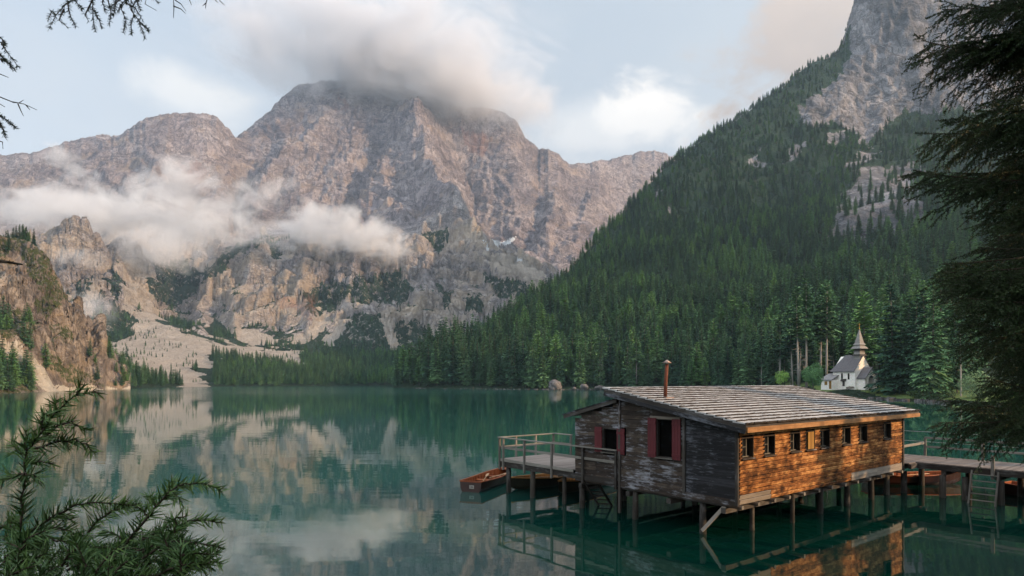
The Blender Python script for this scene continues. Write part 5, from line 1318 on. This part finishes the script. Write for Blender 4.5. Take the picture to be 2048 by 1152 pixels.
BR = [join_meshes('branch', *spruce_branch(50 + i), MAT_NEAR, MAT_TWIG) for i in range(4)]
big = empty('spruce_tree', (8.75, 7.4, 2.2), 0, 'big dark spruce with drooping branches filling the right edge', 'tree')
mb = MB(); mb.tube([(0, 0, -.6), (.03, 0, 4), (.0, .03, 9), (0, 0, 15)], [.30, .24, .17, .05], 10, wob=.1); mb.build('trunk', MAT_BARK, big)
rr = random.Random(5); cnt = 0
for lv in range(25):
    z = 2.55 + lv * .31
    for k in range(4):
        a = math.radians(118 + k * 44 + rr.uniform(-24, 24) + (lv % 2) * 22)
        o = bpy.data.objects.new('branch', BR[rr.randrange(4)]); COL.objects.link(o); o.parent = big
        s = rr.uniform(.88, 1.15) * (1.05 - .008 * lv) * min(1, .74 + .04 * lv); o.scale = (s, s, s); o.location = (0, 0, z + rr.uniform(-.12, .12)); o.rotation_euler = (rr.uniform(-.15, .15), rr.uniform(-.22, .16) - .06, a); cnt += 1

sec = empty('spruce_tree', (12.4, 11.2, 1.2), 0, 'second dark spruce standing close behind the big one at the right edge', 'tree')
mb = MB(); mb.tube([(0, 0, -.6), (.03, 0, 5), (.0, .03, 11), (0, 0, 17)], [.34, .27, .19, .05], 10, wob=.1); mb.build('trunk', MAT_BARK, sec)
for lv in range(24):
    for k in range(4):
        a = math.radians(110 + k * 50 + rr.uniform(-24, 24) + (lv % 2) * 22)
        o = bpy.data.objects.new('branch', BR[rr.randrange(4)]); COL.objects.link(o); o.parent = sec
        s = rr.uniform(1.0, 1.35) * (1.0 - .012 * lv); o.scale = (s, s, s); o.location = (0, 0, 3.4 + lv * .42 + rr.uniform(-.12, .12)); o.rotation_euler = (rr.uniform(-.15, .15), rr.uniform(-.2, .2), a)

# ---- hanging twigs of a spruce beside the viewer, upper left
def px_line(pts, Y, jit=0.0, r=None):
    return np.array([P(a, b, Y + (r.uniform(-jit, jit) if r is not None else 0)) for a, b in pts])


def sprig_set(seed, lines, Y, per, ln, wd, thick, side=(.5, 4), tone=(.0, .5)):
    N = Needles(seed); r = N.r
    for pts, bare in lines:
        p = px_line(pts, Y, .06, r)
        if bare:
            N.tw.tube([Vector(q) for q in p], [thick * .8 * (1.1 - .7 * i / (len(p) - 1)) for i in range(len(p))], 4, cap=False); continue
        N.along(p, per, ln, wd, 1.0, .8, tone, thick)
    return N


def finish(N, name, mat, parent):
    a = N.meshes('n'); to = N.tw.build('t', MAT_TWIG); b = to.data; bpy.data.objects.remove(to)
    me = join_meshes(name, a, b, mat, MAT_TWIG); o = bpy.data.objects.new(name, me); COL.objects.link(o); o.parent = parent
    if parent is not None: o.location = -parent.location
    return o


lt = empty('spruce_tree', (-4.6, 3.1, 2.6), 0, 'spruce beside the viewer whose dark twigs hang in from the upper left', 'tree')
mb = MB(); mb.tube([(0, 0, -.6), (0, 0, 4), (0, 0, 9)], [.22, .17, .1], 9); mb.build('trunk', MAT_BARK, lt)
top = [[(210, -60), (170, -10), (135, 5), (112, 30), (98, 58)], [(135, 5), (140, 30), (152, 56)], [(128, 18), (118, 40), (136, 55)], [(112, 30), (104, 22), (95, 42)], [(230, -60), (185, -5), (186, 30), (190, 62)], [(185, 0), (170, 30), (178, 44)], [(188, 20), (198, 40), (206, 58)],
       [(250, -60), (215, -5), (222, 25), (219, 52)], [(330, -60), (260, -10), (240, 12), (252, 40), (246, 66)], [(262, -10), (262, 20), (278, 42), (290, 76)], [(268, 30), (262, 48), (263, 68)], [(278, 42), (292, 55), (298, 62)], [(250, 5), (270, 15), (285, 40)],
       [(300, -40), (275, 5), (282, 22)], [(330, -30), (305, -8), (318, 8)], [(160, -40), (150, 0), (165, 20)], [(210, -30), (205, 5), (212, 25)], [(240, -40), (232, 0), (228, 30)], [(290, -40), (255, 0), (235, 22)], [(200, -40), (150, -2), (125, 12)], [(270, -30), (240, 0), (218, 15)], [(320, -30), (280, -6), (262, 16)]]
bare = [[(300, -30), (290, 8), (313, 21)], [(345, -20), (348, 12), (347, 36)], [(347, 12), (362, 18), (371, 27)], [(350, 0), (362, 8), (372, 22)], [(420, -20), (412, 6), (411, 17)], [(412, 6), (405, 12)], [(430, -20), (440, 2), (449, 10)], [(420, -12), (436, 6)], [(375, -10), (383, 10)]]
N = sprig_set(71, [(l, False) for l in top] + [(l, True) for l in bare], 3.1, 420, .020, .0030, .0035, tone=(0, .3)); finish(N, 'branch', MAT_NEAR, lt)
lf = [[(-120, 40), (-30, 70), (2, 85), (15, 105), (40, 138)], [(-60, 90), (0, 110), (20, 130), (30, 140)], [(-40, 100), (5, 120), (22, 128)], [(-10, 66), (6, 80), (10, 92)], [(-80, 60), (-10, 95), (12, 122)]]
lf2 = [[(-100, 210), (-5, 228), (14, 240), (32, 256)], [(-40, 225), (-2, 240), (6, 258), (10, 275)], [(-30, 228), (0, 250), (8, 262)]]
bare = [[(-100, 170), (0, 194), (25, 204), (48, 208), (74, 220)], [(25, 204), (38, 206), (47, 200)], [(36, 208), (42, 222), (47, 232)], [(52, 210), (60, 220)], [(-30, 190), (10, 214)], [(-60, 130), (0, 148), (17, 155)], [(-40, 270), (5, 284), (6, 298)]]
N = sprig_set(72, [(l, False) for l in lf + lf2] + [(l, True) for l in bare], 2.9, 460, .019, .0030, .0035, tone=(0, .35)); finish(N, 'branch', MAT_NEAR, lt)
N = sprig_set(73, [([(-200, 500), (-20, 520), (14, 524), (44, 529)], False)], 2.6, 120, .014, .004, .010, tone=(0, .1)); finish(N, 'branch', MAT_NEAR, lt)

for pts, rad in (([(-4.6, 3.1, 6.7), (-3.4, 3.1, 7.15), P(60, -75, 3.1), P(200, -62, 3.1), P(330, -48, 3.1), P(440, -22, 3.1)], [.05, .035, .022, .014, .008, .003]),
                 ([(-4.6, 3.1, 6.2), (-3.3, 3.0, 6.7), P(-120, 40, 2.9), P(-60, 80, 2.9)], [.04, .025, .012, .005]), ([(-4.6, 3.1, 5.9), (-3.4, 3.0, 6.2), P(-110, 190, 2.9), P(-60, 200, 2.9)], [.035, .02, .010, .004]),
                 ([(-4.6, 3.1, 5.6), (-3.4, 2.9, 5.9), P(-100, 255, 2.9), P(-40, 270, 2.9)], [.03, .02, .008, .003]), ([(-4.6, 3.1, 5.2), (-3.3, 2.8, 5.45), P(-200, 500, 2.6)], [.03, .02, .011])):
    mb = MB(); mb.tube([Vector(q) - lt.location for q in pts], rad, 7, wob=.1); mb.build('bough', MAT_TWIG, lt)

for k in range(54):
    low = k < 26; z = rr.uniform(1.6, 5.6) if low else 6.3 + (k - 26) * .16
    a = math.radians(rr.uniform(105, 265)) if low else rr.uniform(0, 6.28)
    o = bpy.data.objects.new('branch', BR[rr.randrange(4)]); COL.objects.link(o); o.parent = lt
    q = rr.uniform(.6, .85); o.scale = (q, q, q); o.location = (0, 0, z); o.rotation_euler = (rr.uniform(-.15, .15), rr.uniform(-.2, .1), a)

# ---- juniper at the viewer's feet, lower left
jn = empty('juniper_bush', (-.62, .98, 3.3), 0, 'spiky green juniper bush in the lower left corner', 'bush')
N = Needles(81); r = N.r
Z3 = lambda l: [(x / 2.667, 720 + y / 2.667) for x, y in l]
main = [Z3(l) for l in ([(95, 1200), (105, 870), (125, 680), (135, 500), (180, 440), (270, 310), (410, 180), (525, 175)], [(180, 445), (300, 350), (380, 335), (465, 375)], [(170, 470), (320, 432), (440, 440), (505, 500)], [(130, 560), (210, 545), (285, 555)], [(130, 610), (60, 620), (-20, 645)], [(128, 600), (190, 620), (215, 640)], [(130, 520), (90, 480), (60, 440)], [(140, 480), (135, 420), (140, 375)],
        [(60, 1000), (230, 860), (400, 780), (520, 750), (660, 770), (745, 765)], [(330, 1100), (470, 920), (560, 830), (660, 785), (700, 775)], [(600, 1060), (760, 870), (870, 740), (950, 670), (1060, 650), (1190, 705)], [(760, 1060), (900, 950), (970, 880), (1060, 850), (1180, 868)], [(760, 1180), (900, 1120), (1000, 1090), (1100, 1075), (1190, 1088)],
        [(880, 735), (900, 690), (920, 640)], [(830, 790), (800, 750), (800, 720)], [(870, 740), (940, 720), (975, 760)], [(800, 830), (760, 800), (730, 780)], [(930, 920), (940, 850), (1000, 830)], [(270, 310), (300, 260), (300, 215)], [(225, 370), (225, 320), (230, 290)], [(410, 185), (420, 150), (425, 130)], [(260, 840), (330, 830), (380, 850)], [(200, 900), (330, 900), (430, 935)], [(150, 950), (300, 960), (390, 990)], [(20, 960), (60, 900), (80, 830)], [(0, 900), (60, 860), (110, 880)], [(1010, 1090), (1060, 1100), (1085, 1120)], [(880, 1000), (980, 960), (1020, 985)])]
for l in main:
    Y = r.uniform(.88, 1.05); p = px_line(l, Y); p = np.array([p[0]] + [p[i] + (p[i + 1] - p[i]) * f for i in range(len(p) - 1) for f in (.34, .67, 1.0)]); p[1:-1] += r.normal(size=(len(p) - 2, 3)) * .0015
    N.along(p, 1150, .028, .0020, 1.0, .8, (.05, .9), .0019, tip=.45)
for k in range(150):
    x0 = r.uniform(-60, 1000); ymin = np.interp(x0, [-60, 100, 250, 420, 600, 700, 830, 950, 1050], [900, 900, 960, 960, 960, 870, 840, 960, 1100])
    y0 = r.uniform(ymin + 40, 1260); Y = r.uniform(.85, 1.3); a = r.uniform(-1.9, .15) if r.random() < .75 else r.uniform(-3, 0); ln = r.uniform(90, 250)
    q = [(x0 + ln * math.cos(a) * f + 20 * f * f, y0 + ln * math.sin(a) * f + 30 * f * f) for f in (0, .25, .5, .75, 1)]
    if min(b for _, b in q) < ymin - 20: continue
    N.along(px_line(Z3(q), Y), 1100, .027, .0020, 1.0, .8, (.0, r.uniform(.4, 1.0)), .0018, tip=.4)
finish(N, 'foliage', MAT_TIP, jn)
mb = MB()
for k in range(6): mb.tube([(0, 0, -.2), (r.uniform(-.1, .1), r.uniform(-.1, .1), .5), Vector(P(r.uniform(30, 330), 1170, 1.0)) - jn.location], [.018, .012, .005], 6)
mb.build('stem', MAT_TWIG, jn)

# ---- wood on the bank to the right of the viewer: its shade falls on the near plants and in flecks on the boathouse
bw = []
for x, y, h_, v_ in ((11.5, 3.0, 19, 0), (14.5, -1.5, 22, 1), (13.0, -6, 21, 3), (9.0, -3.5, 18, 2), (5.5, -7, 20, 0), (36, 17.5, 12.5, 9), (31.0, 16.0, 8.6, 9)):
    bw.append((x, y, h_, v_))
for k in range(22):  # low row of unseen trees added to keep sun off the near water
    f = k / 21; x = 12.5 + 22 * f; y = np.interp(x, [12, 16.5, 23.5, 30, 36], [11.5, 14.5, 17.5, 26, 33]) - 1.5 - 1.6 * (k % 2)
    bw.append((x, y, 2.6 + 1.1 * math.sin(k * 2.3), k % 5))
bw = [(x, y, float(bank_z(np.array([x]), np.array([y]))[0]) - .2, h_, 1.2, v_, x * 3, 0, 0) for x, y, h_, v_ in bw]
wood_mass('forest', bw, 'spruce wood on the bank to the right of the big spruce')
HAZE_D = .00010
SKY_K = .15
SUN_K = 3.5
EXPO = .85
# ------------------------------------------------------------------ haze and clouds
hb = MB(); hb.box((-1900, -140, -10.2), (1500, 2900, 2300)); 
hz = NT('haze_air')
hv = hz.n('ShaderNodeVolumePrincipled', ins={'Color': (.60, .80, 1.0, 1), 'Density': HAZE_D, 'Anisotropy': .55})
hzo = hb.build('haze', hz.out(vol=hv.outputs[0])); tag(hzo, 'thin bluish air between the lake and the far mountain', 'haze', None, 'stuff')


def cloud(name, label, px, py, Y, w, h, depth, dens, rot=0.0, nscale=.012, edge=.55, seed=0.0, aniso=.15, col=(.94, .94, .955), thin=0.0):
    """one bank of cloud: a lumpy ellipsoid whose density frays towards its rim; w, h in photo pixels"""
    c = P(px, py, Y); sx = w / 2 / FOC * Y; sz = h / 2 / FOC * Y
    import bmesh
    bm = bmesh.new(); bmesh.ops.create_icosphere(bm, subdivisions=3, radius=1.0)
    me = bpy.data.meshes.new(name); bm.to_mesh(me); bm.free()
    m = NT('cloud_vapour')
    ob = m.n('ShaderNodeTexCoord').outputs['Object']; pos = m.n('ShaderNodeNewGeometry').outputs['Position']
    off = m.n('ShaderNodeVectorMath', operation='ADD', ins={0: pos, 1: (seed * 311, seed * 173, seed * 97)}).outputs[0]
    n1 = m.noise(m.vmul(off, (1, 1, 1.35)), nscale * 1.25, 9, .66, 1.1)
    r = m.n('ShaderNodeVectorMath', operation='LENGTH', ins={0: ob}).outputs['Value']
    body = m.math('SUBTRACT', 1.0, r)                       # 1 in the middle, 0 on the rim
    f = m.math('ADD', m.math('MULTIPLY', body, 1.15), m.math('MULTIPLY', m.math('SUBTRACT', n1, .5), 3.4))
    d = m.math('MULTIPLY', m.n('ShaderNodeMapRange', interpolation_type='SMOOTHSTEP', ins={0: f, 1: .12 + thin, 2: .12 + thin + edge, 3: 0.0, 4: 1.0}).outputs[0],
               m.n('ShaderNodeMapRange', interpolation_type='SMOOTHSTEP', ins={0: body, 1: .0, 2: .3, 3: 0.0, 4: 1.0}).outputs[0])
    v = m.n('ShaderNodeVolumePrincipled', ins={'Color': tuple(col) + (1,), 'Density': m.math('MULTIPLY', d, dens), 'Anisotropy': aniso})
    o = link(name, me, None, m.out(vol=v.outputs[0]))
    o.location = c; o.scale = (sx, depth / 2, sz); o.rotation_euler = (0, math.radians(rot), 0)
    tag(o, label, 'cloud', 'low clouds on the mountain')
    return o


LB = 'mist on the mountain wall'
cloud('cloud', 'wide grey white cloud cap hiding the summit of the highest mountain', 765, 112, 1940, 920, 290, 640, .017, 7, .0036, 1.1, 1.0, col=(.87, .87, .90))
cloud('cloud', 'tail of pale cloud trailing down the right shoulder of the summit', 900, 184, 1910, 560, 150, 500, .013, 13, .005, 1.1, 2.0, col=(.88, .88, .90))
cloud('low_cloud', 'long band of white mist lying across the left mountain face', 330, 440, 1130, 760, 150, 170, .022, 6, .011, .8, 3.0, thin=.05)
cloud('low_cloud', 'sunlit rounded end of the mist band above the central buttress', 690, 468, 1120, 340, 140, 130, .028, 14, .012, .8, 4.0)
cloud('low_cloud', 'broad pale mist at the left edge of the picture above the crag', 90, 425, 1050, 440, 150, 150, .022, -6, .012, .8, 5.0, thin=.05)
cloud('low_cloud', 'slanting wisp of mist rising to the left ridge', 145, 335, 1350, 200, 70, 70, .022, 38, .013, .8, 6.0, thin=.08)
cloud('low_cloud', 'puff of mist standing up from the middle of the band', 345, 365, 1330, 240, 130, 110, .022, -8, .012, .8, 7.0, thin=.05)
cloud('low_cloud', 'faint mist tatters drifting between the two peaks', 500, 395, 1360, 260, 100, 110, .015, -14, .013, .8, 8.0, thin=.1)
cloud('low_cloud', 'thick pale mist filling the dark gully left of the buttress', 330, 500, 1040, 260, 120, 110, .02, 8, .012, .8, 9.0)
cloud('low_cloud', 'small bright mist pocket behind the sunlit crag', 185, 615, 760, 130, 90, 60, .018, 20, .02, .9, 10.0, thin=.08)
cloud('low_cloud', 'thin mist veil below the twin rock spires', 165, 520, 900, 170, 60, 50, .015, 8, .02, .9, 11.0, thin=.08)
# ------------------------------------------------------------------ light, sky, camera
SUN_AZ, SUN_EL = 112.0, 20.0               # degrees clockwise from the view direction, degrees above the horizon
wn = NT('World', True); SC.world = wn.owner
SKYN = wn.n('ShaderNodeTexSky', sky_type='NISHITA', sun_disc=False, sun_elevation=math.radians(SUN_EL), sun_rotation=math.radians(SUN_AZ), altitude=1500, air_density=1.0, dust_density=2.0, ozone_density=1.0)
dirv = wn.n('ShaderNodeTexCoord').outputs['Generated']
sp = wn.n('ShaderNodeSeparateXYZ', ins={0: dirv})
AZ = wn.math('ARCTAN2', sp.outputs[0], sp.outputs[1]); EL = wn.math('ARCSINE', sp.outputs[2])
# clouds of the real sky, laid out by compass direction and height
cn = wn.noise(wn.vmul(dirv, (1, 1, 1.6)), 9, 7, .6, .3); cb = wn.noise(wn.vmul(dirv, (1, 1, 2.2)), 3.0, 5, .55)
def blob(px, py, w, h, slant=0.0, soft=.55, amp=1.5):
    a0 = math.atan((px - 1024) / FOC); e0 = math.atan((HOR - py) / math.hypot(FOC, px - 1024))
    k = math.hypot(FOC, px - 1024)
    da = wn.math('MULTIPLY', wn.math('SUBTRACT', AZ, a0), k * k / FOC / w * 2); de0 = wn.math('MULTIPLY', wn.math('SUBTRACT', EL, e0), k / h * 2)
    de = wn.math('ADD', de0, wn.math('MULTIPLY', da, slant))
    r = wn.math('SQRT', wn.math('ADD', wn.math('MULTIPLY', da, da), wn.math('MULTIPLY', de, de)))
    f = wn.math('ADD', wn.math('SUBTRACT', 1.0, r), wn.math('MULTIPLY', wn.math('SUBTRACT', cn, .5), amp))
    return wn.n('ShaderNodeMapRange', interpolation_type='SMOOTHSTEP', ins={0: f, 1: .0, 2: soft, 3: 0.0, 4: 1.0}).outputs[0], de0
base = wn.mix(.68, SKYN.outputs[0], (2.55, 2.66, 2.68))
veil = wn.ramp(EL, [(0.0, .75), (.32, .45), (.62, .10)])
base = wn.mix(wn.math('MULTIPLY', veil, wn.ramp(cb, [(.35, .45), (.65, 1)])), base, (3.5, 3.38, 3.2))
def lay(base, b, lit, shade, k=1.0):
    m, de = b
    col = wn.mix(wn.n('ShaderNodeMapRange', ins={0: wn.math('ADD', de, wn.math('MULTIPLY', wn.math('SUBTRACT', cn, .5), 1.2)), 1: -.7, 2: .5}).outputs[0], shade, lit)
    return wn.mix(wn.math('MULTIPLY', m, k), base, col)
base = lay(base, blob(380, 195, 330, 130, .2, .8), (4.6, 4.3, 3.95), (4.1, 4.0, 3.9), .6)
base = lay(base, blob(1310, 215, 260, 140, .15, .6, 1.8), (5.2, 4.75, 4.3), (3.8, 3.7, 3.65), .9)
base = lay(base, blob(1180, 260, 420, 150, 0, .9), (4.2, 4.05, 3.9), (3.9, 3.75, 3.65), .6)
base = lay(base, blob(1650, 0, 600, 350, -.5, .45, 2.0), (3.4, 2.65, 2.1), (2.3, 1.85, 1.6), .95)
base = lay(base, blob(790, 60, 820, 300, .25, .9, 1.2), (3.3, 3.25, 3.3), (3.0, 3.0, 3.1), .75)
base = lay(base, blob(2600, 300, 1500, 500, 0, .9), (3.9, 3.5, 3.2), (3.3, 3.15, 3.1), .8)
base = lay(base, blob(-1200, 300, 1600, 420, 0, .9), (4.0, 3.85, 3.7), (3.5, 3.45, 3.45), .7)
# unseen bright cloud sheet added overhead and behind the viewer to lift the shadows
ov = wn.n('ShaderNodeMapRange', interpolation_type='SMOOTHSTEP', ins={0: wn.math('ADD', sp.outputs[2], wn.math('MULTIPLY', wn.math('MULTIPLY', sp.outputs[1], -1.0), .55)), 1: .18, 2: .62, 3: 0.0, 4: 1.0}).outputs[0]
base = wn.mix(wn.math('MULTIPLY', ov, .9), base, wn.mix(cb, (5.2, 5.7, 6.3), (7.4, 7.5, 7.5)))
bg = wn.n('ShaderNodeBackground', ins={'Color': base, 'Strength': SKY_K})
wn.t.links.new(bg.outputs[0], wn.n('ShaderNodeOutputWorld').inputs['Surface'])
SC.world.cycles.sampling_method = 'MANUAL'; SC.world.cycles.sample_map_resolution = 512
sd = bpy.data.lights.new('sun', 'SUN'); sd.energy = SUN_K; sd.angle = math.radians(.5); sd.color = (1, .64, .34)
so = bpy.data.objects.new('sun', sd); COL.objects.link(so)
az, el = math.radians(SUN_AZ), math.radians(SUN_EL)
sdir = Vector((math.sin(az) * math.cos(el), math.cos(az) * math.cos(el), math.sin(el)))
so.rotation_euler = sdir.to_track_quat('Z', 'Y').to_euler(); so.location = sdir * 200

cam = bpy.data.cameras.new('camera'); co = bpy.data.objects.new('camera', cam); COL.objects.link(co)
co.location = (0, 0, EYE); co.rotation_euler = (math.radians(90), 0, 0)
cam.sensor_width = 36; cam.lens = FOC / 2048 * 36; cam.shift_y = (HOR - 576) / 2048; cam.clip_start = .05; cam.clip_end = 20000
SC.camera = co
SC.view_settings.view_transform = 'Standard'; SC.view_settings.look = 'None'; SC.view_settings.gamma = 1; SC.view_settings.exposure = EXPO
cy = SC.cycles
cy.use_denoising = True; cy.denoiser = 'OPENIMAGEDENOISE'; cy.max_bounces = 6; cy.diffuse_bounces = 2; cy.glossy_bounces = 3; cy.transmission_bounces = 2; cy.transparent_max_bounces = 8; cy.volume_bounces = 2
cy.sample_clamp_indirect = 6; cy.caustics_reflective = False; cy.caustics_refractive = False
cy.volume_step_rate = .8; cy.volume_max_steps = 160
